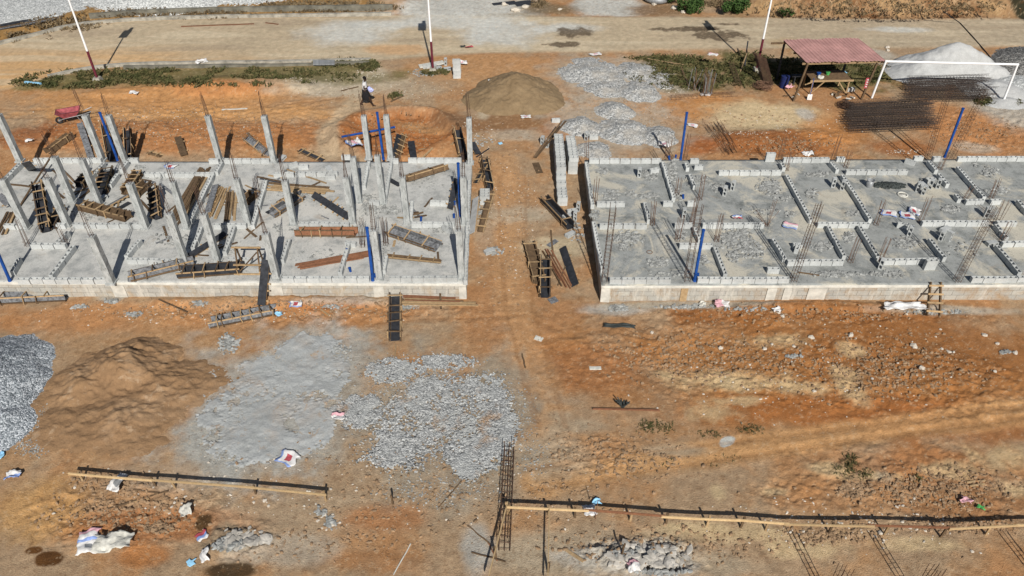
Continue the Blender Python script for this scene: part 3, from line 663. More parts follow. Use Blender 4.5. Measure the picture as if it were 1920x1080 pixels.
# ------------------------------------------------------------------ the two raised floors
def foundation(label, bl, br, fr, fl, slab_m, plinth_m, pil):
    c = (bl+br+fr+fl)/4; o = thing('building_foundation', (c.x, c.y, 0), label, 'foundation')
    ring = [Vector((p.x-c.x, p.y-c.y, 0)) for p in (fl, fr, br, bl)]
    m = MB()                                            # floor slab, a fine grid so that its top can be uneven
    nx, ny = int((fr-fl).length/.16), int((bl-fl).length/.16)
    for j in range(ny+1):
        for i in range(nx+1):
            u, v = i/nx, j/ny
            p = (ring[0]*(1-u)+ring[1]*u)*(1-v)+(ring[3]*(1-u)+ring[2]*u)*v
            z = ZS+(fbm(p.x+c.x, p.y+c.y, 1.0, 4, 71)-.5)*.022
            m.v.append((p.x, p.y, float(z)))
    for j in range(ny):
        for i in range(nx):
            a = j*(nx+1)+i; m.f.append((a, a+1, a+nx+2, a+nx+1)); m.m.append(0)
    edge = [i for i in range(nx+1)]+[j*(nx+1)+nx for j in range(1, ny+1)]+[ny*(nx+1)+i for i in range(nx-1, -1, -1)]+[j*(nx+1) for j in range(ny-1, 0, -1)]
    b = len(m.v)
    for e in edge: m.v.append((m.v[e][0], m.v[e][1], ZS-.13))
    for k in range(len(edge)):
        k2 = (k+1) % len(edge); m.f.append((edge[k], b+k, b+k2, edge[k2])); m.m.append(1)
    m.build('floor_slab', [slab_m, M_LIP], o, True)
    for k in range(4):                                  # plinth walls below the slab edge
        a, d = ring[k], ring[(k+1) % 4]; t = (d-a).normalized(); nrm = Vector((t.y, -t.x, 0))
        off = .2 if k in (0, 2) else .0
        w = MB(); w.bar(a-nrm*.125+t*(0 if k in (0, 2) else .24)+Vector((0, 0, (ZS-.132-.35)/2)), d-nrm*.125-t*(0 if k in (0, 2) else .24)+Vector((0, 0, (ZS-.132-.35)/2)), .22, ZS-.132+.35)
        w.build('plinth_wall', plinth_m, o)
    t = (ring[1]-ring[0]).normalized(); f = Vector((t.y, -t.x, 0))
    for s, w_, mi in pil:                               # cast stub columns in the front plinth
        p = ring[0]+t*s; w = MB(); w.bar(p+f*-.1+Vector((0, 0, .14)), p+f*.025+Vector((0, 0, .14)), w_, .93)
        w.build('stub_column', mi, o)
    return o, (fr-fl).normalized(), (bl-fl).normalized()
Lbl, Lbr, Lfr = S(35, 303), S(885, 303), S(874, 532); Lfl = Lbl+(Lfr-Lbr)+Vector((0, .12, 0))
FL, LX, LY = foundation('left raised concrete floor on a pale block plinth, columns standing on it', Lbl, Lbr, Lfr, Lfl, M_SLAB_L, M_PLINTH_L,
                        [((S(215, 533)-Lfl).length, .5, M_LIP), ((S(515, 533)-Lfl).length, .45, M_LIP), ((S(708, 533)-Lfl).length, .4, M_LIP), ((Lfr-Lfl).length-.15, .28, M_LIP)])
Rbl, Rfl = S(1096, 300), S(1128, 536); dr = (S(1920, 534)-Rfl).normalized(); Rfr = Rfl+dr*29; Rbr = Rbl+dr*29.6
FR, RX, RY = foundation('right raised concrete floor on a stained block plinth, without standing columns', Rbl, Rbr, Rfr, Rfl, M_SLAB_R, M_PLINTH_R,
                        [(.17, .34, M_LIP), ((S(1285, 535)-Rfl).length, .26, M_WOOD), ((S(1450, 535)-Rfl).length, .36, M_LIP), ((S(1480, 535)-Rfl).length, .3, M_LIP), ((S(1536, 535)-Rfl).length, .7, M_LIP)])

# ------------------------------------------------------------------ hollow blocks
BL, BT, BH = .45, .155, .225
def block_into(m, T, L=BL, W=BT, H=BH, cells=2, mi=0):
    """one hollow block, base centre at T's origin, length along T's x"""
    wl_, wt = .028, .025
    xs = [-L/2]; 
    cw = (L-wl_*(cells+1))/cells
    for k in range(cells): xs += [xs[-1]+wl_, xs[-1]+wl_+cw]
    xs.append(L/2); ys = [-W/2, -W/2+wt, W/2-wt, W/2]
    b = len(m.v); nx = len(xs)
    for z in (H, 0.0):
        for y in ys:
            for x in xs: m.v.append(tuple(T @ Vector((x, y, z))))
    V = lambda i, j, k: b+k*nx*4+j*nx+i
    def f(*q): m.f.append(q); m.m.append(mi)
    for j in range(3):
        for i in range(nx-1):
            hole = j == 1 and i % 2 == 1
            if not hole:
                f(V(i, j, 0), V(i+1, j, 0), V(i+1, j+1, 0), V(i, j+1, 0)); f(V(i, j, 1), V(i, j+1, 1), V(i+1, j+1, 1), V(i+1, j, 1))
            else:
                f(V(i, 1, 0), V(i, 1, 1), V(i+1, 1, 1), V(i+1, 1, 0)); f(V(i+1, 2, 0), V(i+1, 2, 1), V(i, 2, 1), V(i, 2, 0))
                f(V(i, 2, 0), V(i, 2, 1), V(i, 1, 1), V(i, 1, 0)); f(V(i+1, 1, 0), V(i+1, 1, 1), V(i+1, 2, 1), V(i+1, 2, 0))
    for i in range(nx-1):
        f(V(i, 0, 0), V(i, 0, 1), V(i+1, 0, 1), V(i+1, 0, 0)); f(V(i+1, 3, 0), V(i+1, 3, 1), V(i, 3, 1), V(i, 3, 0))
    for j in range(3):
        f(V(0, j+1, 0), V(0, j+1, 1), V(0, j, 1), V(0, j, 0)); f(V(nx-1, j, 0), V(nx-1, j, 1), V(nx-1, j+1, 1), V(nx-1, j+1, 0))
USED = {}
def low_wall(slab, a, b, where, courses=1):
    """a course of hollow blocks laid from photo pixel a to b (middle of its top)"""
    p, q = P(a[0], a[1], ZS+BH*courses), P(b[0], b[1], ZS+BH*courses)
    d = q-p; L = d.length; n = max(1, round(L/.462)); ang = math.atan2(d.y, d.x); step = L/n
    m = MB()
    for c in range(courses):
        for i in range(n):
            jx, jy, ja, jz = rnd.uniform(-.006, .006), rnd.uniform(-.012, .012), rnd.uniform(-.02, .02), rnd.uniform(-.008, .006)
            T = Matrix.Translation((step*(i+.5)+jx, jy, c*.23+jz)) @ Matrix.Rotation(ja, 4, 'Z')
            block_into(m, T, L=min(BL, step-.02))
            if i: m.box((step*i-.012, -.045, c*.23-.004), (step*i+.012, .045, c*.23+.17), 1)
    o = m.build('block_wall', [M_BLOCK, M_MORTAR]); o.location = (p.x, p.y, ZS+.004); o.rotation_euler = (0, 0, ang)
    side = 'left' if slab == 'L' else 'right'
    num = NUM[n] if n < len(NUM) else 'many'
    tag(o, '%s hollow block%s on the %s slab, %s' % (num, '' if n == 1 else 's', side, where), 'block wall', 'low block walls on the slabs')
W_LEFT = [
 ((62, 297), (190, 297), 'back edge between the two leftmost rear columns'), ((241, 297), (259, 297), 'back edge beside the left upright blue pipe'),
 ((390, 298), (411, 298), 'back edge ending at the third rear column'), ((419, 298), (505, 298), 'back edge between two central rear columns'),
 ((765, 297), (866, 297), 'back edge running to the rear right corner'), ((736, 298), (748, 298), 'back edge by the dark leaning panels'),
 ((271, 324), (402, 324), 'second row under the printed cement bag'), ((512, 324), (551, 324), 'second row start beside a short column'),
 ((553, 323), (634, 322), 'second row under two loose blocks'), ((40, 304), (9, 335), 'slanting along the outer left edge'),
 ((195, 304), (168, 333), 'front to back from the second rear column'), ((238, 302), (226, 318), 'front to back by the left blue pipe'),
 ((221, 325), (204, 346), 'short run beside dark trough formwork'), ((415, 303), (405, 322), 'front to back under the third rear column'),
 ((398, 328), (357, 411), 'long run alongside stacked loose planks'), ((500, 334), (473, 423), 'long run right of the pale plank heap'),
 ((691, 302), (682, 348), 'front to back below the sixth rear column'), ((734, 301), (721, 372), 'front to back below the seventh rear column'),
 ((6, 421), (52, 421), 'middle row at the left picture edge'), ((102, 420), (122, 420), 'middle row beside the tall trough formwork'),
 ((136, 419), (268, 419), 'middle row in front of battened formwork'), ((400, 420), (462, 420), 'middle row below the plank heap'),
 ((561, 417), (655, 418), 'middle row below the black faced panel'), ((668, 423), (684, 424), 'middle row stub among rubble'),
 ((690, 375), (714, 377), 'short run beside the rubble strip'), ((806, 376), (845, 378), 'rear right room, beside the leaning black board'),
 ((771, 417), (852, 418), 'middle row at the right edge'), ((128, 433), (105, 454), 'slanting left of the tall front column'),
 ((55, 457), (124, 457), 'front left room, crosswise under steel bars'), ((138, 459), (94, 517), 'front left room, running to the front row'),
 ((36, 483), (21, 509), 'beside the blue pipe at far left'), ((262, 448), (235, 480), 'front to back right of the tall front column'),
 ((237, 485), (338, 487), 'crosswise behind the long yellow trough'), ((377, 424), (361, 465), 'between two leaning dark columns'),
 ((439, 424), (421, 472), 'right of the dark diagonal board'), ((426, 483), (472, 485), 'behind the wooden trestle'),
 ((542, 448), (528, 487), 'beside the column at the front edge'), ((653, 455), (637, 511), 'crossed by long reddish planks'),
 ((646, 452), (668, 455), 'end of the crossing wall by rusty bars'), ((724, 479), (719, 507), 'beside the right front blue pipe'),
 ((880, 336), (873, 526), 'entire right edge from back to front'), ((32, 522), (200, 522), 'front edge from the far left pipe'),
 ((528, 520), (693, 520), 'front edge between middle column and blue pipe'), ((730, 519), (858, 519), 'front edge at the right corner'),
 ((772, 376), (770, 408), 'short stub beside a right column')]
W_RIGHT = [
 ((1104, 298), (1241, 298), 'back edge at its left corner'), ((1294, 298), (1311, 298), 'back edge beside the left blue pipe'),
 ((1469, 296), (1556, 296), 'back edge under a white bag'), ((1569, 295), (1585, 295), 'back edge beside a thick bar bundle'),
 ((1714, 293), (1732, 293), 'back edge left of the rear cages'), ((1749, 294), (1768, 294), 'back edge between two rear cages'),
 ((1796, 294), (1925, 294), 'back edge at the right picture edge'), ((1347, 320), (1466, 320), 'second row left of the long slanting wall'),
 ((1302, 310), (1319, 310), 'a single one near the left blue pipe'), ((1586, 319), (1703, 319), 'second row right of the long slanting walls'),
 ((1099, 303), (1111, 384), 'left edge, rear half'), ((1113, 415), (1130, 505), 'left edge, front half'),
 ((1243, 303), (1263, 371), 'right side of the rear left room'), ((1285, 303), (1290, 316), 'short stub below the left blue pipe'),
 ((1293, 325), (1303, 349), 'short run right of the rear left room'), ((1464, 303), (1471, 316), 'stub below the back two-high block'),
 ((1475, 327), (1521, 412), 'long slanting wall left of two standing blocks'), ((1558, 303), (1571, 318), 'stub left of the verandah run'),
 ((1580, 327), (1633, 411), 'long slanting wall left of the metal bucket'), ((1742, 301), (1757, 319), 'under the left rear cage'),
 ((1760, 325), (1778, 345), 'behind the tumbled block pile'), ((1796, 312), (1846, 369), 'slanting wall under the right rear cage'),
 ((1793, 363), (1801, 373), 'a single one beside starter bars'), ((1909, 374), (1930, 398), 'slanting at the right picture edge'),
 ((1119, 379), (1172, 379), 'third row at the left edge'), ((1209, 379), (1217, 412), 'front to back from the third row'),
 ((1243, 378), (1262, 378), 'third row at the rear left room corner'), ((1289, 378), (1305, 378), 'third row by a tall bar bunch'),
 ((1811, 375), (1846, 374), 'third row under the right slanting wall'), ((1856, 375), (1879, 374), 'third row beside the right tall cage'),
 ((1123, 420), (1214, 420), 'fourth row behind the front left room'), ((1265, 419), (1300, 419), 'fourth row left of the front cage'),
 ((1317, 419), (1433, 419), 'fourth row ending at splayed bars'), ((1533, 418), (1630, 418), 'fourth row in the middle'),
 ((1729, 415), (1855, 415), 'fourth row between bags and right cage'), ((1869, 415), (1907, 415), 'fourth row right of the right cage'),
 ((1302, 425), (1313, 450), 'behind the front blue pipe'), ((1274, 457), (1336, 457), 'crossing behind the front blue pipe'),
 ((1341, 463), (1360, 514), 'right of the front blue pipe'), ((1449, 447), (1472, 484), 'left of the front middle cage'),
 ((1476, 488), (1582, 488), 'crosswise under the front middle cage'), ((1487, 457), (1505, 457), 'a pair beside the front middle cage'),
 ((1553, 423), (1584, 480), 'front to back in the middle room'), ((1611, 423), (1647, 481), 'front to back right of the middle room'),
 ((1656, 487), (1762, 485), 'crosswise behind the ladder'), ((1744, 447), (1772, 483), 'slanting beside two fallen blocks'),
 ((1867, 419), (1889, 446), 'slanting right of the right cage'), ((1879, 454), (1925, 453), 'crosswise at the right picture edge'),
 ((1869, 459), (1914, 511), 'long run right of the front right cage'), ((1143, 522), (1258, 522), 'front edge at the left corner'),
 ((1308, 521), (1480, 521), 'front edge right of the front blue pipe'), ((1822, 520), (1930, 519), 'front edge at the right picture edge')]
for a, b, w in W_LEFT: low_wall('L', a, b, w)
for a, b, w in W_RIGHT: low_wall('R', a, b, w)
low_wall('R', (1437, 287), (1455, 287), 'two high on the back edge', 2)
low_wall('R', (1736, 488), (1760, 487), 'two high behind the ladder', 2)

bm_ = MB(); block_into(bm_, Matrix.Identity(4)); BLOCK_ME = bm_.mesh('hollow_block', M_BLOCK)
bm_ = MB(); block_into(bm_, Matrix.Identity(4), .45, .225, .225); BLOCK9_ME = bm_.mesh('hollow_block_wide', M_BLOCK)
def loose(p, rz, label, group='loose hollow blocks', pose='flat', wide=False, tilt=0.0):
    o = link('hollow_block', BLOCK9_ME if wide else BLOCK_ME); h = .1125 if wide else .0775
    if pose == 'flat': rot = (tilt, 0, R(rz)); z = 0
    elif pose == 'side': rot = (math.pi/2, 0, R(rz)); z = h      # lying on its long face, holes sideways
    else: rot = (0, -math.pi/2, R(rz)); z = BL/2                  # standing on its end
    o.location = (p.x, p.y, p.z+z); o.rotation_euler = rot
    if pose == 'side':
        q = Matrix.Rotation(R(rz), 4, 'Z') @ Vector((0, BH/2, 0)); o.location.x += q.x; o.location.y += q.y
    if pose == 'end':
        q = Matrix.Rotation(R(rz), 4, 'Z') @ Vector((BH/2, 0, 0)); o.location.x += q.x; o.location.y += q.y
    return tag(o, label, 'concrete block', group)
LOOSE = [
 (1198, 331, 'S', 80, 'end', 'upright hollow block alone in the rear left room of the right slab'),
 (1226, 324, 'S', 20, 'flat', 'hollow block beside crumbled chips in the rear left room, right slab'),
 (1358, 366, 'S', 70, 'end', 'upright hollow block, left one of a pair left of the dark floor hole'),
 (1373, 356, 'S', 60, 'end', 'upright hollow block, right one of a pair left of the dark floor hole'),
 (1561, 350, 'S', 75, 'end', 'upright hollow block left of its twin, between long slanting walls'),
 (1578, 355, 'S', 65, 'end', 'upright hollow block touching the long slanting wall left of the bucket'),
 (1281, 408, 'S', 85, 'end', 'upright hollow block near the back of the front blue pipe'),
 (1448, 511, 'S', -3, 'flat', 'lone hollow block just behind the front edge row, right slab'),
 (1493, 470, 'S', 65, 'flat', 'tilted hollow block lying against the front middle cage'),
 (1705, 308, 'S', -40, 'flat', 'hollow block set askew behind the verandah row, near rear cages'),
 (1691, 427, 'S', -15, 'flat', 'hollow block below two cement bags, upper of two'),
 (1704, 441, 'S', 60, 'end', 'fallen hollow block below two cement bags, lower of two'),
 (1771, 433, 'S', 30, 'side', 'hollow block below the fourth row, right of the cement bags'),
 (1763, 450, 'S', 50, 'end', 'upright block, left of two standing beside a slanting wall'),
 (1776, 451, 'S', 120, 'end', 'upright block, right of two standing beside a slanting wall'),
 (1847, 406, 'S', 70, 'end', 'upright hollow block casting shade beside the right tall cage'),
 (1858, 459, 'S', 10, 'side', 'hollow block at the foot of a wall right of the right cage'),
 (1719, 358, 'S', 70, 'end', 'leftmost block of the tumbled pile by the round basin'),
 (1730, 364, 'S', 60, 'end', 'front block of the tumbled pile by the round basin'),
 (1728, 350, 'S', 40, 'side', 'rear left block of the tumbled pile by the round basin'),
 (1743, 353, 'S', 55, 'end', 'middle block of the tumbled pile by the round basin'),
 (1742, 342, 'S', 10, 'flat', 'rear block of the tumbled pile by the round basin'),
 (1757, 352, 'S', 65, 'end', 'right block of the tumbled pile by the round basin'),
 (1650, 503, 'S', 60, 'end', 'upright block beside starter bars left of the ladder row'),
 (1042, 229, 'G', 5, 'flat', 'lone two-hole block on brown earth between sand mound and gravel'),
 (1017, 270, 'G', 70, 'end', 'upright two-hole block left of the long block stack'),
 (1026, 276, 'G', 75, 'end', 'block leaning beside the upright one left of the long stack'),
 (1099, 262, 'G', 70, 'end', 'upright block on the gravel behind the right slab corner'),
 (1113, 261, 'G', 0, 'flat', 'flat block on the gravel behind the right slab corner'),
 (1084, 395, 'G', 75, 'end', 'upright block in the shade of the right slab side'),
 (1072, 400, 'G', 15, 'flat', 'block in the small heap beside the right slab, rear one'),
 (1078, 412, 'G', 80, 'end', 'block in the small heap beside the right slab, right one'),
 (1064, 408, 'G', 30, 'side', 'block in the small heap beside the right slab, left one'),
 (1069, 442, 'G', 40, 'side', 'broken block alone on earth below the small heap'),
 (918, 474, 'G', 30, 'side', 'pale block half alone near the left slab right side'),
 (1594, 171, 'G', 12, 'flat', 'block lying on grass left of the goal post foot'),
 (550, 314, 'S', 35, 'flat', 'upper loose block behind the second row, left slab'),
 (570, 317, 'S', 4, 'flat', 'loose block behind the second row beside a tilted one, left slab'),
 (617, 320, 'S', -60, 'side', 'block resting tilted against the second row, left slab'),
 (620, 336, 'S', 3, 'flat', 'loose block just in front of the second row, left slab'),
 (530, 299, 'G', 75, 'side', 'block leaning behind the central rear column, left slab'),
 (192, 375, 'S', 60, 'side', 'broken block at a column foot, rear left of left slab'),
 (838, 434, 'S', -40, 'flat', 'block set askew below the middle row, right part of left slab'),
 (650, 299, 'S', 0, 'flat', 'block on the back edge beside white sacking, left slab')]
for px, py, w, rz, pose, lb in LOOSE: loose(S(px, py, .004) if w == 'S' else G(px, py, -.01), rz, lb, pose=pose)
# the long stack between the slabs, laid in courses; the end nearer the camera steps down
def stack(o, rz, rows, group, lab, seed=1):
    rg = random.Random(seed); M = Matrix.Translation(o) @ Matrix.Rotation(rz, 4, 'Z')
    for r, (y, courses) in enumerate(rows):
        for c in range(courses):
            q = M @ Vector((rg.uniform(-.012, .012), y, c*.228)); b = loose(q, math.degrees(rz)+rg.uniform(-2, 2), lab(r, c, courses), group, 'flat', True)
st0 = G(1061, 359); st1 = G(1052, 262)
ang = math.atan2((st1-st0).y, (st1-st0).x)-math.pi/2
course = lambda c, n: 'top' if c == n-1 else ('bottom' if c == 0 else ORD[c+1]+' lowest')
rows = [(.12, 2), (.42, 3), (.80, 4), (1.04, 4)] + [(1.40+.25*k, 4) for k in range(11)]
stack(st0-Vector((.22, 0, 0)), ang, rows, 'long stack of hollow blocks', lambda r, c, n: '%s course block, %s row from near end, left side of long stack' % (course(c, n), ORD[r+1]), 3)
st2 = G(1074, 327)
rows = [(.12, 4)]+[(.40+.25*k, 4) for k in range(8)]
stack(st2, ang+.02, rows, 'long stack of hollow blocks', lambda r, c, n: '%s course block, %s row from near end, right side of long stack' % (course(c, n), ORD[r+1]), 4)
for k, (px, py, n, nm) in enumerate([(1054, 386, 4, 'beside the dark plank bundle'), (909, 384, 3, 'under a battened panel')]):
    p = G(px, py)
    stack(p, 0, [(.10+.235*i, 2) for i in range(n)], 'small block stacks in the gap', lambda r, c, m, nm=nm: '%s course block, %s row of small stack %s' % (course(c, m), ORD[r+1], nm), 5+k)
p = G(857, 146)
for c in range(5):
    for s in ((-.0,) if c == 4 else (0,)):
        for y in ((0, .24) if c < 4 else (0,)):
            loose(p+Vector((.0+.02*(c % 2), y, c*.23)), 2, '%s course block, %s of the stack near the middle lamp pole' % (course(c, 5), 'front' if y == 0 else 'rear'), 'upright block stack', 'flat', True)

# ------------------------------------------------------------------ columns with their rods, standing rod bunches, cages
def rods(par, mat, n, base, top, spread0, spread1, r=.009, stir=0, rg=rnd):
    base, top = Vector(base), Vector(top)
    for i in range(n):
        a = 2*math.pi*(i+.5)/n; u = Vector((math.cos(a), math.sin(a), 0))
        p = base+u*spread0; q = top+u*spread1+Vector((rg.uniform(-.03, .03), rg.uniform(-.03, .03), rg.uniform(-.12, .05)))
        mid = (p+q)/2+Vector((rg.uniform(-.015, .015), rg.uniform(-.015, .015), 0))
        m = MB(); m.tube([p, mid, q], r, 4); m.build('rod', mat, par)
    for k in range(stir):
        m = MB()
        t = (k+.5)/max(1, stir)*.5; c = base.lerp(top, t); s = (spread0*(1-t)+spread1*t)*.95
        sq = [c+Vector((x*s, y*s, 0)) for x, y in ((-1, -1), (1, -1), (1, 1), (-1, 1), (-1, -1))]
        for a, b in zip(sq[:-1], sq[1:]): m.tube([a, b], .005, 4)
        m.build('stirrup', mat, par)
COLS = {'back': [((192, 300), 215), ((234, 301), 215), ((412, 300), 216), ((514, 303), 216), ((692, 297), 216), ((733, 298), 215), ((882, 306), 220), ((38, 302), 213)],
        'second': [((136, 377), 294), ((188, 385), 297), ((674, 378), 294), ((719, 381), 291)],
        'middle': [((50, 428), 335), ((128, 423), 334), ((274, 427), 343), ((351, 427), 340), ((466, 421), 334), ((551, 420), 338), ((662, 417), 331), ((764, 418), 331), ((872, 419), 331)],
        'fourth': [((348, 491), 399), ((409, 491), 400)],
        'front': [((210, 530), 441), ((519, 521), 436), ((712, 521), 430), ((866, 521), 430)]}
LANG = math.atan2(LX.y, LX.x); COLO = []
for row, items in COLS.items():
    items = sorted(items)
    for k, ((bx, by), ty) in enumerate(items):
        b = S(bx, by); h = max(1.9, min(2.7, rise(b, ty)))
        lean = Vector((rnd.uniform(-.02, .02), rnd.uniform(-.02, .02), 0)); w = rnd.uniform(.116, .128)
        where = '%s from the left in the %s row' % (ORD[k+1], row)
        o = thing('concrete_column', (b.x, b.y, ZS-.02), 'bare grey concrete column on the left slab, '+where, 'column', 'concrete columns on the left slab', LANG)
        m = MB(); nz = 10
        for i in range(nz+1):
            t = i/nz; j = [rnd.uniform(-.006, .006) for _ in range(4)]; c = lean*t
            for (sx, sy), e in zip(((-1, -1), (1, -1), (1, 1), (-1, 1)), j): m.v.append((c.x+sx*(w+e), c.y+sy*(w+e), t*h))
        for i in range(nz):
            for q in range(4): m.f.append((i*4+q, i*4+(q+1) % 4, i*4+4+(q+1) % 4, i*4+4+q)); m.m.append(0)
        m.f.append((nz*4, nz*4+1, nz*4+2, nz*4+3)); m.m.append(0)
        m.build('shaft', M_COL, o)
        m = MB(); m.box((-.19, -.17, 0), (.17, .19, .07)); m.build('kicker', M_COL, o)
        ln = rnd.uniform(.95, 1.35); tip = lean+Vector((rnd.uniform(-.08, .04), rnd.uniform(-.05, .05), h+ln))
        rods(o, M_RUST, 5, lean+Vector((0, 0, h-.05)), tip, .085, rnd.uniform(.01, .07), .0085, 2)
        COLO.append(o)
STARTS = {'left': [(52, 460, 413), (124, 459, 420), (680, 462, 410), (724, 459, 407), (486, 372, 330)],
          'rear': [(1115, 381, 334), (1250, 296, 262), (1284, 299, 252), (1100, 298, 256), (1312, 374, 328), (1269, 366, 333), (1462, 298, 258), (1562, 297, 254), (1585, 314, 282), (1474, 319, 284), (1762, 317, 282), (1810, 373, 348), (1858, 372, 336)],
          'middle': [(1223, 421, 378), (1270, 451, 405), (1343, 452, 404), (1438, 423, 376), (1725, 417, 372), (1642, 421, 376), (1872, 414, 374), (1877, 452, 414), (1296, 420, 370)],
          'front': [(1594, 491, 445), (1650, 488, 444)]}
for row, items in STARTS.items():
    for k, (bx, by, ty) in enumerate(sorted(items)):
        b = S(bx, by); h = max(.6, min(1.5, rise(b, ty)*1.02))
        lb = 'loose bunch of rusty starter rods on the left slab, %s from the left' % ORD[k+1] if row == 'left' else 'rusty starter rods rising from the right slab, %s from the left in its %s part' % (ORD[k+1], row)
        o = thing('starter_rods', (b.x, b.y, ZS-.01), lb, 'steel rods', 'bare starter rods on the slabs')
        fan = bx == 1438
        mt = M_RUSTL if row != 'left' else M_RUST; tl = Vector((rnd.uniform(-.04, .06), rnd.uniform(-.05, .05), h))
        if fan:
            for dx, dz, n in ((-.62, .62, 3), (.12, h, 3), (.5, .6, 1)):
                for i in range(n): m = MB(); m.tube([(rnd.uniform(-.05, .05), rnd.uniform(-.08, .08), 0), (dx+rnd.uniform(-.12, .12), rnd.uniform(-.2, .2), dz+rnd.uniform(-.06, .06))], .009, 4); m.build('rod', mt, o)
        else: rods(o, mt, rnd.choice((5, 6)), (0, 0, 0), tl, .095, rnd.uniform(.08, .14), .009)
        for z in (.04, .22):
            m = MB()
            for a_, b_ in (((-.1, -.1), (.1, -.1)), ((.1, -.1), (.1, .1)), ((.1, .1), (-.1, .1)), ((-.1, .1), (-.1, -.1))): m.tube([(a_[0], a_[1], z), (b_[0], b_[1], z)], .005, 4)
            m.build('stirrup', M_RUST, o)
def cage_mesh(L, w=.1, n=4, step=.2, r=.009, rs=.006, seed=0, joined=False):
    rg = random.Random(seed); rods_, ss = [], []
    cs = [(-w, -w), (w, -w), (w, w), (-w, w)] + ([(0, -w), (0, w)] if n == 6 else [])
    for x, y in cs: a = MB(); rods_.append(a); a.tube([(x, y, -.0), (x+rg.uniform(-.01, .01), y+rg.uniform(-.01, .01), L*.5), (x+rg.uniform(-.02, .02), y+rg.uniform(-.02, .02), L-rg.uniform(0, .25))], r, 4)
    z = .08
    while z < L-.3:
        sq = [Vector((x*1.06, y*1.06, z+rg.uniform(-.015, .015))) for x, y in ((-w, -w), (w, -w), (w, w), (-w, w), (-w, -w))]
        s = MB(); ss.append(s)
        for p, q in zip(sq[:-1], sq[1:]): s.tube([p, q], rs, 4)
        z += step*rg.uniform(.85, 1.15)
    if joined:
        s = MB()
        for a in rods_+ss:
            b = len(s.v); s.v += a.v; s.f += [tuple(i+b for i in f) for f in a.f]; s.m += a.m
        return [], s.mesh('cage_lattice', M_CAGE)
    return [a.mesh('long_rod', M_RUST) for a in rods_], [a.mesh('stirrup', M_RUST) for a in ss]
def hang(cm, o):
    for a in cm[0]: link('long_rod', a, o)
    for a in cm[1]: link('stirrup', a, o)
CAGES = [((1487, 526), (1540, 374), 'S', 'tall rusty rod cage at the front edge of the right slab, middle one'),
         ((1794, 527), (1868, 383), 'S', 'tall rusty rod cage at the front edge, right of the ladder'),
         ((1133, 526), (1151, 380), 'S', 'tall rod cage at the front left corner of the right slab'),
         ((1288, 526), (1313, 378), 'S', 'tall rod cage just left of the front blue pipe'),
         ((1740, 294), (1783, 158), 'S', 'tall rod cage on the back edge, left of the rear right blue pipe'),
         ((1782, 297), (1851, 160), 'S', 'tall rod cage on the back edge, right of the rear right blue pipe'),
         ]
for k, (a, t, w, lb) in enumerate(CAGES):
    b = S(*a) if w == 'S' else G(*a); h = rise(b, t[1]); tp = P(t[0], t[1], b.z+h); d = tp-b
    o = thing('rebar_cage', tuple(b), lb, 'rebar cage', 'upright rebar cages')
    o.rotation_euler = (0, 0, 0)
    q = Vector((0, 0, 1)).rotation_difference(d.normalized()); o.rotation_mode = 'QUATERNION'; o.rotation_quaternion = q
    hang(cage_mesh(d.length, .1, 6 if k in (0, 1, 6) else 4, .18, .0095, .006, k), o)
for k, (tx, ty, px, py) in enumerate([(1598, 1062, 1475, 985), (1772, 1056, 1625, 984), (2040, 1050, 1872, 990)]):
    tip = P(px, py); h = 1.8; x, y = tip.x+.177*1.29*h+.04, tip.y-.984*1.29*h
    if k == 2 and False: continue
    o = thing('rebar_cage', (x, y, hz(x, y)), ['rod cage standing in the near trench, left of two rod tops at the bottom edge',
              'rod cage standing in the near trench, right of two rod tops at the bottom edge',
              'rod cage beyond the bottom right corner, casting its ladder shadow into view'][k], 'rebar cage', 'upright rebar cages', R(8))
    hang(cage_mesh(h, .12, 6, .3, .010, .006, 20+k), o)
# cages lying down
def lying(a, b, z0, w, lab, grp, protos, rg):
    d = b-a; cm = protos[rg.randrange(len(protos))]
    if cm[0]: o = thing('lying_rebar_cage', (a.x, a.y, a.z+z0), lab, 'rebar cage', grp)
    else: o = tag(link('lying_rebar_cage', cm[1], None, (a.x, a.y, a.z+z0)), lab, 'rebar cage', grp)
    o.rotation_mode = 'QUATERNION'; q = Vector((0, 0, 1)).rotation_difference(d.normalized())
    o.rotation_quaternion = q 
    if cm[0]: hang(cm, o)
rg = random.Random(5)
pr = [cage_mesh(5.0, .1, 4, .19, .0105, .0065, 40+i, True) for i in range(3)]
a0, b0, a1, b1 = G(1586, 249), G(1738, 245), G(1585, 204), G(1738, 198)
for i in range(22):
    t = (i % 11)/10; lay = i//11; u = rg.uniform(-.28, .28)
    a = a0.lerp(a1, t); b = b0.lerp(b1, t); dd = (b-a).normalized()
    lying(a+dd*u, b+dd*u+Vector((0, rg.uniform(-.18, .18), rg.uniform(0, .08))), .13+lay*.24, .1, 'rusty rod cage lying in the flat stack in front of the goal', 'cages in the front lying stack', pr, rg)
a0, b0, a1, b1 = G(1697, 190), G(1845, 192), G(1700, 158), G(1822, 158)
for i in range(18):
    t = (i % 9)/8; lay = i//9; u = rg.uniform(-.30, .30)
    a = a0.lerp(a1, t); b = b0.lerp(b1, t); dd = (b-a).normalized()
    lying(a+dd*u, b+dd*u+Vector((0, rg.uniform(-.18, .18), rg.uniform(0, .08))), .13+lay*.24, .1, 'rusty rod cage lying in the stack under the goal crossbar', 'cages in the rear lying stack', pr, rg)
pr2 = [cage_mesh(3.3, .1, 4, .17, .010, .006, 60+i) for i in range(2)]
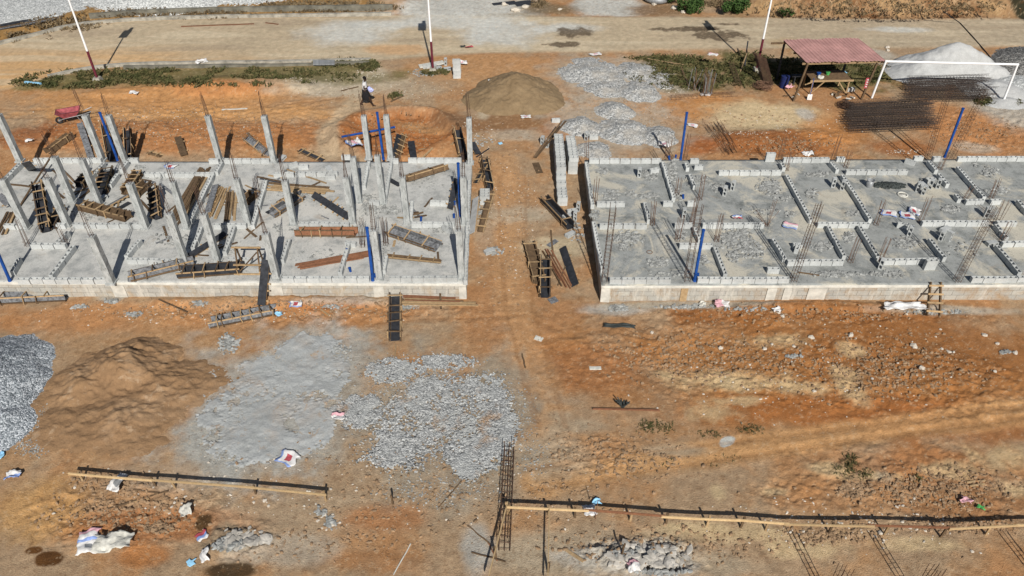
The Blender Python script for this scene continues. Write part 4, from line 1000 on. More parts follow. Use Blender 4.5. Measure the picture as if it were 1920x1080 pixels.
for k, (a, b, nm) in enumerate([((1362, 291), (1318, 228), 'leftmost'), ((1371, 289), (1332, 222), 'second from the left'), ((1378, 287), (1338, 219), 'rightmost')]):
    lying(G(*a), G(*b), .12, .1, 'rod cage lying askew behind the right slab, %s of three' % nm, 'three cages lying by the pale earth patch', pr2, rg)
lying(G(1256, 186), G(1378, 179), .1, .1, 'flat rod cage lying across the earth in front of the grassy patch', None, [cage_mesh(4.0, .1, 4, .25, .011, .007, 71)], rg)
lying(G(1384, 166), G(1366, 116), .12, .1, 'dark rod cage lying on the grass left of the lamp pole', None, [cage_mesh(3.6, .14, 4, .22, .014, .009, 72)], rg)
lying(G(946, 1036), G(955, 846), .22, .1, 'rod cage lying on bare earth beside the corner of the batter boards', None, [cage_mesh(3.7, .15, 6, .2, .011, .007, 73)], rg)
# ------------------------------------------------------------------ formwork, planks, pipes
def frame_of(a, b, roll):
    X = (b-a).normalized(); up = Vector((0, 0, 1)) if abs(X.z) < .95 else Vector((0, 1, 0))
    Y = up.cross(X).normalized(); Z = X.cross(Y)
    c, s = math.cos(R(roll)), math.sin(R(roll)); return X, Y*c+Z*s, Z*c-Y*s
def shutter(a, b, label, style='tray', w=.3, roll=0, face=None, nb=5, wood=None, lift=.02):
    """a timber and plywood mould for casting columns, from a to b"""
    face = face or M_PLY; wood = wood or M_WOOD
    L = (b-a).length; X, Y, Z = frame_of(a, b, roll)
    o = thing('column_shuttering', tuple(a+Z*lift if abs(X.z) < .5 else a), label, 'formwork', 'column formwork boards')
    def pt(x, y, z): return X*x+Y*y+Z*z
    def brd(name, p, q, ww, t, mat, up=None):
        m = MB(); m.bar(pt(*p), pt(*q), ww, t, up or Z); return m.build(name, mat, o)
    if style in ('tray', 'box'):
        h = rnd.uniform(.22, .30)
        brd('face_board', (0, 0, .012), (L, 0, .012), w-.05, .024, face); sd = rnd.choice((-1, 1))
        for s in (-1, 1):
            e = rnd.uniform(-.06, .08)
            brd('side_board', (e, s*w/2, h/2), (L+e, s*w/2, h/2), .024, h, face)
            brd('edge_rail', (e, s*(w/2+.03), h-.02), (L+e, s*(w/2+.03), h-.02), .035, .045, wood if s == sd else M_WOODO)
            brd('edge_rail', (e+.05, s*(w/2+.035), .03), (L+e, s*(w/2+.035), .03), .05, .05, M_WOODO)
        for k in range(nb):
            x = L*(k+.5)/nb+rnd.uniform(-.08, .08); s = rnd.choice((-1, 1))
            if style == 'box' or k % 2 == 0: brd('batten', (x, -w/2-.10, h+.015), (x+rnd.uniform(-.06, .06), w/2+rnd.uniform(.05, .14), h+.012), .045, .028, wood if rnd.random() < .6 else M_WOODO)
            brd('batten', (x+.03, s*(w/2+.08), -.02), (x+rnd.uniform(-.04, .12), s*(w/2+.07), h+rnd.uniform(-.02, .10)), .045, .03, wood if rnd.random() < .5 else M_WOODO, X)
    elif style == 'face':
        brd('face_board', (0, 0, .085), (L, 0, .085), w, .022, face)
        for s in (-1, 1): brd('edge_rail', (.02, s*(w/2-.03), .05), (L-.02, s*(w/2-.03), .05), .05, .05, wood)
        for k in range(nb):
            x = L*(k+.5)/nb+rnd.uniform(-.06, .06); brd('batten', (x, -w/2-.09, .015), (x, w/2+rnd.uniform(.02, .10), .015), .06, .03, wood)
    else:                                                # 'batten': rough back up
        brd('face_board', (0, 0, .012), (L, 0, .012), w, .024, face)
        for s in (-1, 1): brd('edge_rail', (rnd.uniform(-.06, .06), s*(w/2-.02), .045), (L+rnd.uniform(-.06, .06), s*(w/2-.02), .045), .04, .045, wood if s < 0 else M_WOODO)
        for k in range(nb):
            x = L*(k+.5)/nb+rnd.uniform(-.06, .06); brd('batten', (x, -w/2-rnd.uniform(.06, .12), .09), (x+rnd.uniform(-.05, .05), w/2+rnd.uniform(.06, .14), .08), .05, .028, wood)
    return o
def sl(px, py, dz=.02): return S(px, py, dz)
SH = [
 (sl(204, 322), sl(190, 366), 'dark trough formwork with crosspieces, behind the short front-to-back block run', 'box', .42, 0, None, 5),
 (sl(262, 327), sl(236, 366), 'narrow dark formwork trough right of the dark wide trough, left slab', 'box', .30, 0, M_WOODO, 5),
 (sl(280, 345), sl(251, 371), 'short timber box mould behind the column at mid left slab', 'tray', .36, 0, M_WOODO, 4),
 (sl(241, 369), sl(205, 389), 'grey faced formwork with timber side, lower of the two mid left moulds', 'face', .3, 25, M_PLYG, 4),
 (S(88, 436), S(72, 348, .75), 'tall pale battened trough formwork propped up near the left edge', 'box', .30, 0, M_PLY, 6),
 (sl(152, 390), sl(241, 412), 'battened yellow timber formwork lying behind the middle row, left slab', 'box', .34, 0, M_WOODO, 6),
 (S(297, 412), S(290, 352, .5), 'dark propped formwork bristling with pale battens in the left slab middle', 'box', .30, -20, M_PLY, 6),
 (sl(406, 350, .1), sl(391, 402), 'plain grey board lying between plank heaps, left slab', 'face', .30, 12, M_PLYG, 4),
 (sl(509, 405), sl(566, 370), 'pale topped box mould left of the black faced panel', 'tray', .34, 20, M_PLYG, 5),
 (sl(590, 366, .22), sl(656, 408, .22), 'black faced panel with timber battens along its near side', 'face', .30, 40, M_PLY, 6),
 (sl(557, 441), sl(668, 441), 'long red-brown trough formwork below the middle row, left slab', 'tray', .34, -15, M_WOODR, 6),
 (sl(240, 526), sl(362, 496), 'long grey topped yellow-edged trough on the front edge, left slab', 'tray', .40, -10, M_PLYG, 6),
 (sl(337, 516), sl(455, 507), 'long dark trough with yellow battens beside the wooden trestle', 'box', .42, 0, M_PLY, 6),
 (sl(357, 482), sl(423, 440), 'dark diagonal board between two columns near the front', 'face', .26, 20, M_PLY, 4),
 (sl(761, 341), sl(836, 318), 'dark trough with pale rails in the rear right room, left slab', 'tray', .36, -20, M_WOODO, 4),
 (S(842, 394), S(855, 338, .5), 'black board leaning beside the rear right blue pipe', 'face', .26, 30, M_PLY, 4),
 (sl(729, 434), sl(822, 466), 'long battened trough with black upper face, right part of left slab', 'tray', .42, 15, M_PLYG, 6),
 (sl(727, 482), sl(827, 492), 'thin dark formwork with four crosspieces near the front right corner', 'batten', .22, 0, M_WOODO, 4),
 (G(492, 573, .02), P(500, 487, 1.5), 'black caked panel leaning from the ground on the left slab edge', 'face', .32, 0, M_PLY, 5),
 (G(395, 611), G(517, 586), 'battened formwork lying on earth below the left plinth', 'box', .40, -10, M_PLYG, 7),
 (G(0, 566), G(128, 560), 'long grey faced trough formwork at the left edge below the plinth', 'tray', .42, -10, M_PLYG, 6),
 (sl(0, 369, .3), sl(18, 386, .25), 'bluish grey board cut by the left edge on the left slab', 'face', .3, 10, M_PLYG, 2),
 (sl(120, 392, .02), sl(100, 430, .02), 'dark mould fallen beside the tall trough formwork', 'tray', .3, 10, M_PLY, 4),
 (sl(170, 330, .02), sl(150, 352, .02), 'dark mould lying between two rear left columns', 'box', .3, 0, M_PLY, 4),
 (sl(455, 386, .02), sl(478, 366, .02), 'short dark mould beside a column in the middle of the left slab', 'tray', .3, 0, M_WOODO, 3),
 (G(742, 562, .12), G(741, 640), 'dark trough formwork pointing at the camera below the left plinth', 'box', .36, 0, M_PLY, 5),
 (G(93, 290), G(136, 258), 'pair-railed timber mould lying on the earth behind the left slab', 'tray', .34, -15, M_WOODO, 5),
 (G(172, 300, .0), G(157, 250, .5), 'dark caked panel propped behind the second rear column, left slab', 'face', .3, 0, M_PLYG, 4),
 (G(243, 300), G(246, 262, .5), 'dark narrow mould standing right of the left upright blue pipe', 'tray', .26, 0, M_PLY, 4),
 (G(209, 302), G(204, 256, .6), 'dark narrow mould standing behind the left upright blue pipe', 'tray', .26, 0, M_PLY, 4),
 (G(346, 294), G(336, 266, .2), 'short brown board standing on earth behind the left slab middle', 'face', .34, 0, M_WOODO, 2),
 (G(303, 294), G(278, 287), 'broken mould with crossed yellow battens behind the left slab', 'batten', .3, 10, M_WOODO, 2),
 (G(505, 292), G(464, 262, .1), 'grey ended panel with white battens leaning left of the central rear column', 'tray', .30, -30, M_PLYG, 5),
 (G(606, 302), G(562, 282), 'dark panel with three whitish battens on earth behind the left slab', 'batten', .30, -10, M_PLY, 3),
 (G(738, 297), G(748, 262, .2), 'black panel of the leaning cluster right of the crossed blue pipes', 'face', .28, 20, M_PLY, 4),
 (G(744, 299), G(758, 260, .2), 'battened board of the leaning cluster right of the crossed blue pipes', 'batten', .24, 30, M_WOODO, 5),
 (G(776, 300), G(772, 278, .3), 'short black board standing behind the rear edge, left slab', 'face', .34, 0, M_PLY, 2),
 (G(868, 300), G(857, 258, .4), 'dark bundle mould leaning on the rear right corner column', 'tray', .30, 10, M_PLY, 4),
 (G(896, 291), G(884, 279, .3), 'small blue-black panel peeking out right of the corner column', 'face', .34, 10, M_PLY, 2),
 (G(917, 358), G(906, 304, .1), 'black faced panel on earth beside the left slab right side', 'tray', .28, 15, M_PLY, 5),
 (G(893, 344), G(916, 306, .1), 'battened panel crossing the black faced one beside the left slab', 'batten', .26, -15, M_PLY, 4),
 (G(901, 436), G(923, 371, .35), 'ladder-like battened panel leaning over a small block stack', 'batten', .28, 0, M_WOODO, 5),
 (G(887, 442, .05), G(895, 384, .3), 'pale whitish panel leaning beside the left slab right side', 'face', .32, -35, M_PLYW, 4),
 (G(992, 460), G(1012, 533), 'left trough of the three moulds lying in the gap', 'box', .40, 0, M_WOODO, 6),
 (G(1022, 492, .1), G(1022, 563, .1), 'middle yellow-railed trough of the three moulds lying in the gap', 'box', .32, 0, M_PLY, 4),
 (G(1057, 467), G(1081, 538), 'right black mould of the three lying in the gap', 'face', .32, 30, M_PLY, 6),
 (G(1021, 378), G(1070, 430), 'bundle-like dark trough beside the small block stack in the gap', 'tray', .34, 0, M_PLY, 3),
]
for a, b, lb, stl, w, roll, face, nb in SH: shutter(a, b, lb, stl, w, roll, face, nb)
c1 = COLO[0]
shutter(S(60, 316), S(46, 300, 1.75), 'black caked panel propped on the rear left corner column', 'face', .34, 180, M_PLYG, 2)
def plank(a, b, label, w=.10, t=.035, mat=None, group=None, roll=0, name='timber_plank', cat='plank'):
    X, Y, Z = frame_of(a, b, roll); m = MB(); L = (b-a).length
    n = 4; pts = [X*(L*i/n)+Z*(rnd.uniform(-.008, .008) if 0 < i < n else 0)+Y*(rnd.uniform(-.012, .012) if 0 < i < n else 0) for i in range(n+1)]
    for p, q in zip(pts[:-1], pts[1:]): m.bar(p, q+X*.002, w, t, Z)
    o = m.build(name, mat or M_WOODO, None, False, tuple(a+Vector((0, 0, t/2)))); return tag(o, label, cat, group)
def bundle(ends, label, group, mats, n, sp, w=.09, jig=.12, place=S, seed=0):
    rg = random.Random(seed); (a, b) = ends
    for k in range(n):
        u = (k % ((n+1)//2+1))/max(1, (n+1)//2)-.5; ly = k//((n+1)//2+1)
        p, q = place(a[0], a[1], .015+ly*.045), place(b[0], b[1], .015+ly*.045); d = (q-p).normalized(); s = Vector((-d.y, d.x, 0))
        j = rg.uniform(-jig, jig); plank(p+s*(u*sp+rg.uniform(-.04, .04))+d*j, q+s*(u*sp*rg.uniform(.6, 1.3)+rg.uniform(-.05, .05))+d*rg.uniform(-jig*3, jig*2), label, w*rg.uniform(.7, 1.2), .035, mats[rg.randrange(len(mats))], group, rg.uniform(-15, 15))
bundle(((384, 318), (330, 415)), 'loose old plank in the long heap alongside the block wall, left slab', 'planks in the long heap', [M_WOODO, M_WOOD, M_WOODO], 12, .55, .09, .25, S, 1)
bundle(((421, 352), (396, 408)), 'loose plank in the heap right of the grey board, left slab', 'planks in the middle heap', [M_WOODO, M_WOOD], 9, .40, .08, .15, S, 2)
bundle(((436, 360), (430, 410)), 'plank in the short pale heap left of a middle column', 'planks in the short heap', [M_WOOD, M_WOODO], 7, .38, .09, .12, S, 3)
bundle(((506, 350), (625, 360)), 'long plank in the pale pile behind the black faced panel', 'planks in the pale pile', [M_WOOD, M_WOOD, M_WOODO], 8, .5, .11, .2, S, 4)
bundle(((560, 500), (688, 476)), 'reddish plank in the pile across the front middle room', 'reddish planks in the front middle room', [M_WOODR, M_WOODR, M_WOOD], 7, .36, .09, .15, S, 5)
bundle(((106, 318), (140, 350)), 'yellow plank beside the leaning columns, rear left room', 'yellow planks in the rear left room', [M_WOOD, M_WOODO], 4, .3, .07, .15, S, 6)
bundle(((0, 440), (25, 392)), 'plank in the pile at the left edge of the slab', 'planks at the left picture edge', [M_WOODO, M_WOOD], 5, .35, .09, .1, S, 7)
bundle(((752, 563), (880, 566)), 'long pale plank in the pile along the foot of the left plinth', 'planks along the plinth foot', [M_WOOD, M_WOOD, M_WOODO, M_WOODR], 9, .55, .10, .2, G, 8)
bundle(((1026, 470), (1062, 536)), 'red plank in the pile between two moulds in the gap', 'red planks in the gap', [M_WOODR, M_WOODO, M_WOODR], 6, .4, .07, .12, G, 9)
bundle(((1002, 297), (1056, 256)), 'old plank resting askew on the long block stack', 'planks on the long stack', [M_WOODO, M_WOODO], 2, .12, .10, .05, lambda x, y, z: G(x, y, z+(.85 if x > 1040 else .02)), 10)
bundle(((0, 52), (105, 33)), 'long black timber in the bundle beyond the kerb', 'black timbers beyond the kerb', [M_PLY, M_PLYG, M_WOODO], 7, .9, .16, .3, G, 11)
PL = [(sl(37, 388), sl(98, 291, .35), 'long brown pole crossing the rear left room at an angle', .08, M_WOODO), (sl(10, 345), sl(72, 352), 'brown plank lying crosswise in the rear left room', .1, M_WOODO),
 (sl(482, 332, .4), sl(528, 341, .3), 'old plank resting over a block wall beside the pale pile', .08, M_WOODO), (sl(538, 318), sl(612, 344), 'thin yellow plank above the pale pile, left slab', .07, M_WOOD),
 (sl(728, 336), sl(750, 348), 'short dark offcut beside a column, rear right of left slab', .24, M_PLY), (G(785, 281), G(850, 272, .05), 'long yellow plank on earth behind the rear right room', .09, M_WOOD),
 (G(790, 298), G(811, 278), 'yellow plank leaning on the long one behind the rear right room', .09, M_WOOD), (G(827, 580), S(821, 473, .1), 'tall timber pole leaning on the left slab front edge', .08, M_WOODO),
 (G(1037, 482), G(1033, 432), 'single thin plank pointing away in the gap', .07, M_WOODO), (G(1012, 325), G(1004, 306), 'wide brown board lying beside the long stack', .34, M_WOODO),
 (G(1044, 451), G(1028, 462), 'small dark offcut in the gap', .22, M_PLYG), (G(1030, 566), G(1044, 561), 'grey board end at the feet of the three moulds', .3, M_PLYG),
 (G(1046, 536), G(1060, 500), 'brown lath crossing the red planks in the gap', .05, M_WOODO), (G(263, 583), G(250, 599), 'short pale lath on grey chips below the left plinth', .09, M_WOOD),
 (G(298, 562), G(352, 586), 'long dark lath on earth below the left plinth', .05, M_WOODO), (G(601, 581), G(618, 592), 'small yellow lath on orange earth below the left plinth', .05, M_WOOD),
 (G(1111, 769, .05), G(1236, 772, .05), 'long thin reddish board lying over dark brush', .06, M_WOODR), (G(1105, 691), G(1127, 691), 'short pale board on orange earth right of the gravel spread', .14, M_BAGG),
 (G(1003, 633), G(1017, 638), 'flat grey offcut at the top of the tan path', .2, M_BAGG), (G(979, 664), G(985, 690), 'short dark stick on the tan path', .05, M_WOODO),
 (G(1061, 1031), G(1094, 1053), 'orange lath lying near the front upright board', .08, M_WOOD), (G(205, 954), G(316, 921), 'dark iron strip under the left batter board', .05, M_WOODO),
 (G(250, 919), G(298, 926), 'short iron strip beside the left batter board', .04, M_WOODO), (G(250, 941), G(280, 936), 'pale lath on red earth below the left batter board', .05, M_WOOD),
 (G(742, 646), G(741, 672), 'thin yellow lath in front of the dark pointing trough', .05, M_WOOD), (G(640, 171), G(672, 163), 'short dark plank on pale ground left of the person', .1, M_WOODO),
 (G(733, 191), G(757, 180), 'brown log-like plank on ground right of the person', .12, M_WOODO), (G(416, 206), G(464, 204), 'long pale plank on orange earth behind the left slab', .1, M_BAGG),
 (G(340, 50), G(476, 45), 'long rusty channel lying on the road', .14, M_WOODR), (G(498, 43), G(522, 46), 'short rusty channel lying on the road', .12, M_WOODR),
 (G(893, 295), G(917, 279), 'dark thin bar on earth beside the corner column', .06, M_PLY), (G(1214, 113, .1), G(1282, 125, .1), 'long yellow pole on the grassy patch, upper one', .08, M_WOOD),
 (G(1207, 123, .05), G(1266, 132, .05), 'long reddish pole on the grassy patch, lower one', .06, M_WOODR), (G(1276, 129, .1), G(1291, 164, .1), 'bent brown branch on the grassy patch', .1, M_WOODO),
 (G(1266, 140), G(1288, 158), 'yellow branch beside the bent brown one, grassy patch', .06, M_WOOD), (G(1254, 112), G(1270, 126), 'short branch end crossing the yellow pole', .06, M_WOODO),
 (G(1270, 150), G(1296, 167), 'thin branch nearest the orange earth, grassy patch', .05, M_WOODO), (G(1386, 140), G(1398, 115, .6), 'yellow pole leaning beside the dark lying cage', .06, M_WOOD),
 (G(1396, 128), G(1397, 104, .9), 'dark post standing on the grass near the lamp pole', .08, M_PLY), (G(1389, 146), G(1411, 146), 'pale lath on grass by the lamp pole footing', .08, M_BAGG),
 (G(1480, 525, 0.0), G(1481, 524, .02), 'unused', .01, M_WOOD), (sl(1497, 511), sl(1536, 517), 'dark rod lying right of the front middle cage', .04, M_WOODO),
 (G(1812, 905), G(1846, 902), 'pale lath on orange earth near the pink rag, upper', .05, M_WOOD), (G(1818, 912), G(1846, 908), 'pale lath on orange earth near the pink rag, lower', .05, M_WOOD),
 (G(877, 1058 - 72), G(918, 1020), 'long thin iron lying left of the lying cage', .03, M_WOODO), (G(884, 1036), G(948, 1054), 'thin iron bar under the slanting board, left', .03, M_WOODO),
 (G(914, 1016), G(932, 1052), 'rusty iron bar under the slanting board', .03, M_WOODR), (G(822, 952), G(888, 876), 'very long thin stick lying over the gravel', .025, M_WOODO),
 (G(738, 1078), G(770, 1020), 'thin pale stick near the bottom edge', .025, M_BAGG)]
for a, b, lb, w, mt in PL:
    if lb != 'unused': plank(a, b, lb, w, .035 if w > .04 else w, mt)
for k, (x, y) in enumerate([(771, 404), (785, 398), (800, 404), (776, 409), (745, 408)]):
    a = sl(x, y, .04); plank(a, a+Vector((rnd.uniform(.25, .55)*rnd.choice((-1, 1)), rnd.uniform(-.3, .3), rnd.uniform(0, .15))), 'broken timber scrap among rubble in the right middle of the left slab', .08, .03, rnd.choice((M_WOODO, M_WOOD)), 'timber scraps')
def pipe(a, b, label, r=.055, elbow=False, stub=None):
    o = thing('blue_pipe', tuple(a), label, 'pipe', 'blue plastic pipes')
    m = MB(); m.tube([(0, 0, 0), (b-a)*.5, b-a], r, 12); m.build('pipe_barrel', M_BLUE, o)
    d = (b-a); m = MB(); m.tube([d*.985, d*1.004], r*1.18, 12)
    if elbow: m.tube([(0, 0, 0), d*.045], r*1.22, 12)
    m.build('coupling', M_BLUE, o); return o
for (bx, by), (tx, ty), lb in [((221, 301), (187, 211), 'upright blue pipe between the two leftmost rear columns'), ((719, 299), (707, 211), 'upright blue pipe between the sixth and seventh rear columns'),
      ((863, 405), (859, 306), 'upright blue pipe near the right edge, rear one, left slab'), ((699, 526), (688, 427), 'upright blue pipe on the front edge of the left slab'),
      ((19, 527), (-16, 447), 'upright blue pipe cut by the left picture edge'), ((1276, 299), (1288, 211), 'upright blue pipe on the back edge, left part of the right slab'),
      ((1771, 295), (1806, 203), 'upright blue pipe between two rear cages, right slab'), ((1302, 527), (1319, 431), 'upright blue pipe on the front edge of the right slab')]:
    b = S(bx, by); h = rise(b, ty); t = P(tx, ty, b.z+h); pipe(b, t, lb, .058, True)
pipe(G(645, 282, .75), G(742, 263, .75), 'long blue pipe lying level across behind the seventh rear column', .055)
for k, (x, y, w) in enumerate([(705, 523, 'S'), (651, 476, 'S'), (658, 511, 'S'), (117, 468, 'S'), (1255, 301, 'S'), (1266, 299, 'S'), (1281, 374, 'S'), (1309, 522, 'S'), (851, 410, 'S'), (789, 416, 'S'), (852, 386, 'S')]):
    b = S(x, y, -.05); pipe(b, b+Vector((rnd.uniform(-.05, .05), 0, .24)), 'short blue pipe stub rising from the %s slab, %s' % ('left' if x < 900 else 'right', ['beside the front edge pipe', 'in the crossing wall upper', 'in the crossing wall lower', 'in the front left room wall', 'left one on the back edge', 'right one on the back edge', 'in the third row', 'beside the front blue pipe', 'near the rear right pipe', 'in the middle row rubble', 'by the leaning black board'][k]), .05)

# ------------------------------------------------------------------ batter boards in front
def batter(label, runs, stakes, zt=.52, mats=(M_LATH,), side=None):
    p0 = P(runs[0][0][0], runs[0][0][1], zt); o = thing('batter_board', (p0.x, p0.y, 0), label, 'batter board', 'setting-out boards'); org = Vector((p0.x, p0.y, 0))
    for k, (a, b) in enumerate(runs):
        p, q = P(a[0], a[1], zt+.01*(k % 2)-.06), P(b[0], b[1], zt+.01*(k % 2)-.06); m = MB(); d = (q-p).normalized(); s = Vector((-d.y, d.x, 0))*(.022*(k % 2))
        c = (p+q)/2+s+Vector((0, 0, rnd.uniform(-.02, .0)))
        m.bar(p+s-org, c-org, .028, .085); m.bar(c-d*.003-org, q+s-org, .028, .085); m.build('plank', mats[k % len(mats)], o)
    for k, (x, y) in enumerate(stakes):
        p = P(x, y, zt-.07); z = hz(p.x, p.y); q = p-org; m = MB()
        m.bar((q.x, q.y+.045, z-.15), (q.x+rnd.uniform(-.04, .04), q.y+.045, zt+rnd.uniform(-.05, .03)), .06, .045, (0, 1, 0)); m.build('stake', M_WOODO if k % 2 else M_WOOD, o)
batter('long low yellow batter board running across the bottom right of the photo', [((950, 951), (1104, 958)), ((1095, 957), (1248, 969)), ((1240, 969), (1388, 976)), ((1380, 976), (1480, 984)), ((1470, 983), (1640, 987)), ((1625, 986), (1792, 991)), ((1780, 992), (1915, 985)), ((1905, 986), (2090, 990))],
       [(955, 951), (1080, 957), (1184, 964), (1253, 969), (1330, 973), (1394, 976), (1442, 981), (1562, 985), (1668, 988), (1776, 991), (1862, 988), (1990, 988)], .52, (M_LATH, M_WOODR, M_LATH, M_LATH))
batter('low yellow batter board at the bottom left, below the brown sand heap', [((128, 888), (285, 901)), ((280, 901), (476, 915)), ((448, 912), (612, 928))], [(146, 889), (285, 901), (322, 904), (474, 915), (607, 927)], .45, (M_LATH, M_LATH, M_LATH))
batter('slanting batter board running to the bottom edge from the board corner', [((952, 942), (914, 1090))], [(951, 948), (930, 1030)], .58)
batter('straight batter board running to the bottom edge right of the lying cage', [((1030, 950), (1027, 1095))], [(1030, 954), (1028, 1060)], .52)
plank(G(737, 946, 0), G(733, 924, .42) if False else Vector((G(737, 946).x-.02, G(737, 946).y, G(737, 946).z+.42)), 'lone wooden peg driven into the earth below the gravel spread', .05, .05, M_WOODO, None, 0, 'wooden_peg', 'peg')
p = G(1116, 973); o = MB(); o.tube([(0, 0, 0), (.02, 0, .9)], .012, 5); tag(o.build('steel_pin', M_WOODR, None, False, tuple(p)), 'thin rusty pin standing by the white plastic sheet at the batter board', 'steel pin')
p = G(1165, 1040); plank(p, p+Vector((.05, .0, .5)), 'short wooden stake standing on grey rubble near the bottom edge', .05, .04, M_WOODO, None, 0, 'wooden_peg', 'peg')

# ------------------------------------------------------------------ ladder and trestle
def ladder():
    a, b = G(1738, 592), G(1762, 594); t0, t1 = S(1745, 529, .06), S(1764, 529, .06)
    o = thing('wooden_ladder', tuple(a), 'pale home-made wooden ladder leaning on the right slab front edge', 'ladder')
    for p, q in ((a, t0), (b, t1)): m = MB(); m.bar(p-a, q-a, .06, .08, (0, 1, 0)); m.build('rail', M_WOODO, o)
    for k in range(4):
        u = .16+.25*k; m = MB(); p, q = a.lerp(t0, u)-a, b.lerp(t1, u)-a; e = (q-p).normalized()*.08; f = Vector((0, -.06, .02)); m.bar(p-e+f, q+e+f, .07, .035, (0, -1, .8)); m.build('rung', M_WOOD, o)
ladder()
def trestle():
    a = S(475, 505); o = thing('wooden_trestle', tuple(a), 'rough wooden trestle left of the black panel leaning on the slab edge', 'trestle', None, LANG)
    for x in (-.5, .35):
        for s in (-1, 1): m = MB(); m.bar((x, s*.32, 0), (x+.04, s*.05, 1.05), .05, .05, (1, 0, 0)); m.build('leg', M_WOODO, o)
        m = MB(); m.bar((x, -.28, .25), (x, .28, .25), .05, .04); m.build('crosspiece', M_WOOD, o)
    for z, y in ((1.05, 0), (.4, -.24), (.06, -.38)): m = MB(); m.bar((-.62, y, z), (.5, y, z), .06, .05); m.build('crossbar', M_WOOD, o)
    m = MB(); m.bar((-.45, -.3, .1), (.35, -.12, .9), .05, .04); m.build('brace', M_WOODO, o)
trestle()

# ------------------------------------------------------------------ shed, table, drum
def shed():
    fl, fr = G(1487, 190), G(1614, 187); X = (fr-fl); X.z = 0; W = X.length; X.normalize(); Y = Vector((-X.y, X.x, 0)); D = 2.95
    o = thing('open_shed', tuple(fl), 'open timber shed with a faded red corrugated metal roof', 'shed'); z0, z1 = 2.02, 2.2
    c00, c10, c01, c11 = [Vector(v)-fl for v in ((16.15, 40.1, z0+.17), (20.60, 40.35, z0+.17), (15.60, 42.9, z1+.2), (19.98, 43.2, z1+.2))]
    for p, h, top in ((Vector((0, 0, 0)), z0, c00.lerp(c10, .04)), (X*W, z0, c00.lerp(c10, .92)), (Y*D, z1, c01.lerp(c11, .03)), (X*W+Y*D, z1, c01.lerp(c11, .95))):
        t = Vector((top.x*.8+p.x*.2, top.y*.8+p.y*.2, top.z-.05)); m = MB(); m.bar(p+Vector((0, 0, -.1)), t, .1, .1, (0, 1, 0)); m.build('post', M_WOODO if h < 2.1 else M_PLY, o)
    dz = Vector((0, 0, -.1))
    for v, e, m_ in ((.05, .03, M_WOOD), (.5, .0, M_WOODO), (.95, .06, M_WOODO)):
        a_, b_ = c00.lerp(c01, v), c10.lerp(c11, v); t = (b_-a_).normalized()*e*4; m = MB(); m.bar(a_+dz-t*(3 if v > .9 else 1), b_+dz+t*.5, .07, .1); m.build('beam', m_, o)
    for u in (.02, .34, .66, .97): m = MB(); m.bar(c00.lerp(c10, u)-Vector((0, 0, .035)), c01.lerp(c11, u)-Vector((0, 0, .035)), .06, .05); m.build('rafter', M_WOODO, o)
    m = MB(); n = 168
    for jy in range(5):
        v = jy/4
        for i in range(n+1):
            u = i/n; t = (u*21) % 1.0; r = .032 if t < .2 else (.032*(1-(t-.2)/.1) if t < .3 else (0 if t < .9 else .032*(t-.9)/.1))
            e = (.045*math.sin(int(u*5.4)*2.3) if jy in (0, 4) else 0); sh = int(u*5.4) % 2*.010
            p = (c00*(1-u)+c10*u)*(1-v)+(c01*(1-u)+c11*u)*v; p = p+(c01-c00).normalized()*e
            m.v.append((p.x, p.y, p.z+.02+r+sh+.010*math.sin(u*23+jy*1.7)))
    for jy in range(4):
        for i in range(n): a = jy*(n+1)+i; m.f.append((a, a+1, a+n+2, a+n+1)); m.m.append(0)
    r = m.build('roof', M_ROOF, o, False); s = r.modifiers.new('t', 'SOLIDIFY'); s.thickness = .006
    m = MB(); m.bar(X*(W-.02)+Vector((.03, -.08, .75)), X*(W-.02)+Vector((.0, -.06, 1.35)), .16, .02, (0, 1, 0)); m.build('sign_strip', M_RED, o)
    m = MB()
    for k in range(4): m.bar(X*(W-.02)+Vector((.03, -.095, .83+.13*k)), X*(W-.02)+Vector((.03, -.093, .88+.13*k)), .09, .012, (0, 1, 0))
    m.build('lettering', M_BAGW, o)
    # work table inside
    t = thing('work_table', tuple(fl+X*1.15+Y*.9), 'rough timber work table with braced legs under the red shed roof', 'table', None, math.atan2(X.y, X.x))
    m = MB(); L = 2.3
    for k in range(5): m.bar((0, .02+k*.27, .86+.004*(k % 2)), (L, .02+k*.27, .86), .25, .04)
    m.build('tabletop', M_WOODO, t)
    m = MB(); m.bar((-.1, -.13, .84), (L+.1, -.13, .84), .05, .1); m.build('apron', M_WOOD, t)
    for x in (.1, L-.1):
        for y in (-.05, 1.1): m = MB(); m.bar((x, y, -.05), (x, y, .84), .07, .07, (1, 0, 0)); m.build('leg', M_WOOD, t)
    for p, q in (((.1, -.1, .1), (.75, -.1, .8)), ((L-.15, -.1, .1), (L-.75, -.1, .8)), ((-.35, -.1, .62), (.1, -.1, .8))): m = MB(); m.bar(p, q, .05, .05, (0, 1, 0)); m.build('brace', M_WOOD, t)
    tp = fl+X*1.15+Y*.9
    for k, (x, y, mt, lb) in enumerate([(.6, .55, M_BLUE, 'small blue tub on the work table'), (1.15, .62, M_GREENP, 'small green tub on the work table'), (.45, .15, M_BAGG, 'crumpled pale plastic on the work table')]):
        m = MB(); q = tp+X*x+Y*y+Vector((0, 0, .885))
        if k < 2: m.tube([(0, 0, 0), (0, 0, .16)], .09, 12, 0, .12); m.tube([(0, 0, .15), (0, 0, .17)], .13, 12)
        else:
            for i in range(6): m.lump((rnd.uniform(-.2, .3), rnd.uniform(-.1, .15), .05), .12, rnd)
        tag(m.build('tub' if k < 2 else 'plastic_bag', mt, None, False, tuple(q)), lb, 'tub' if k < 2 else 'plastic bag')
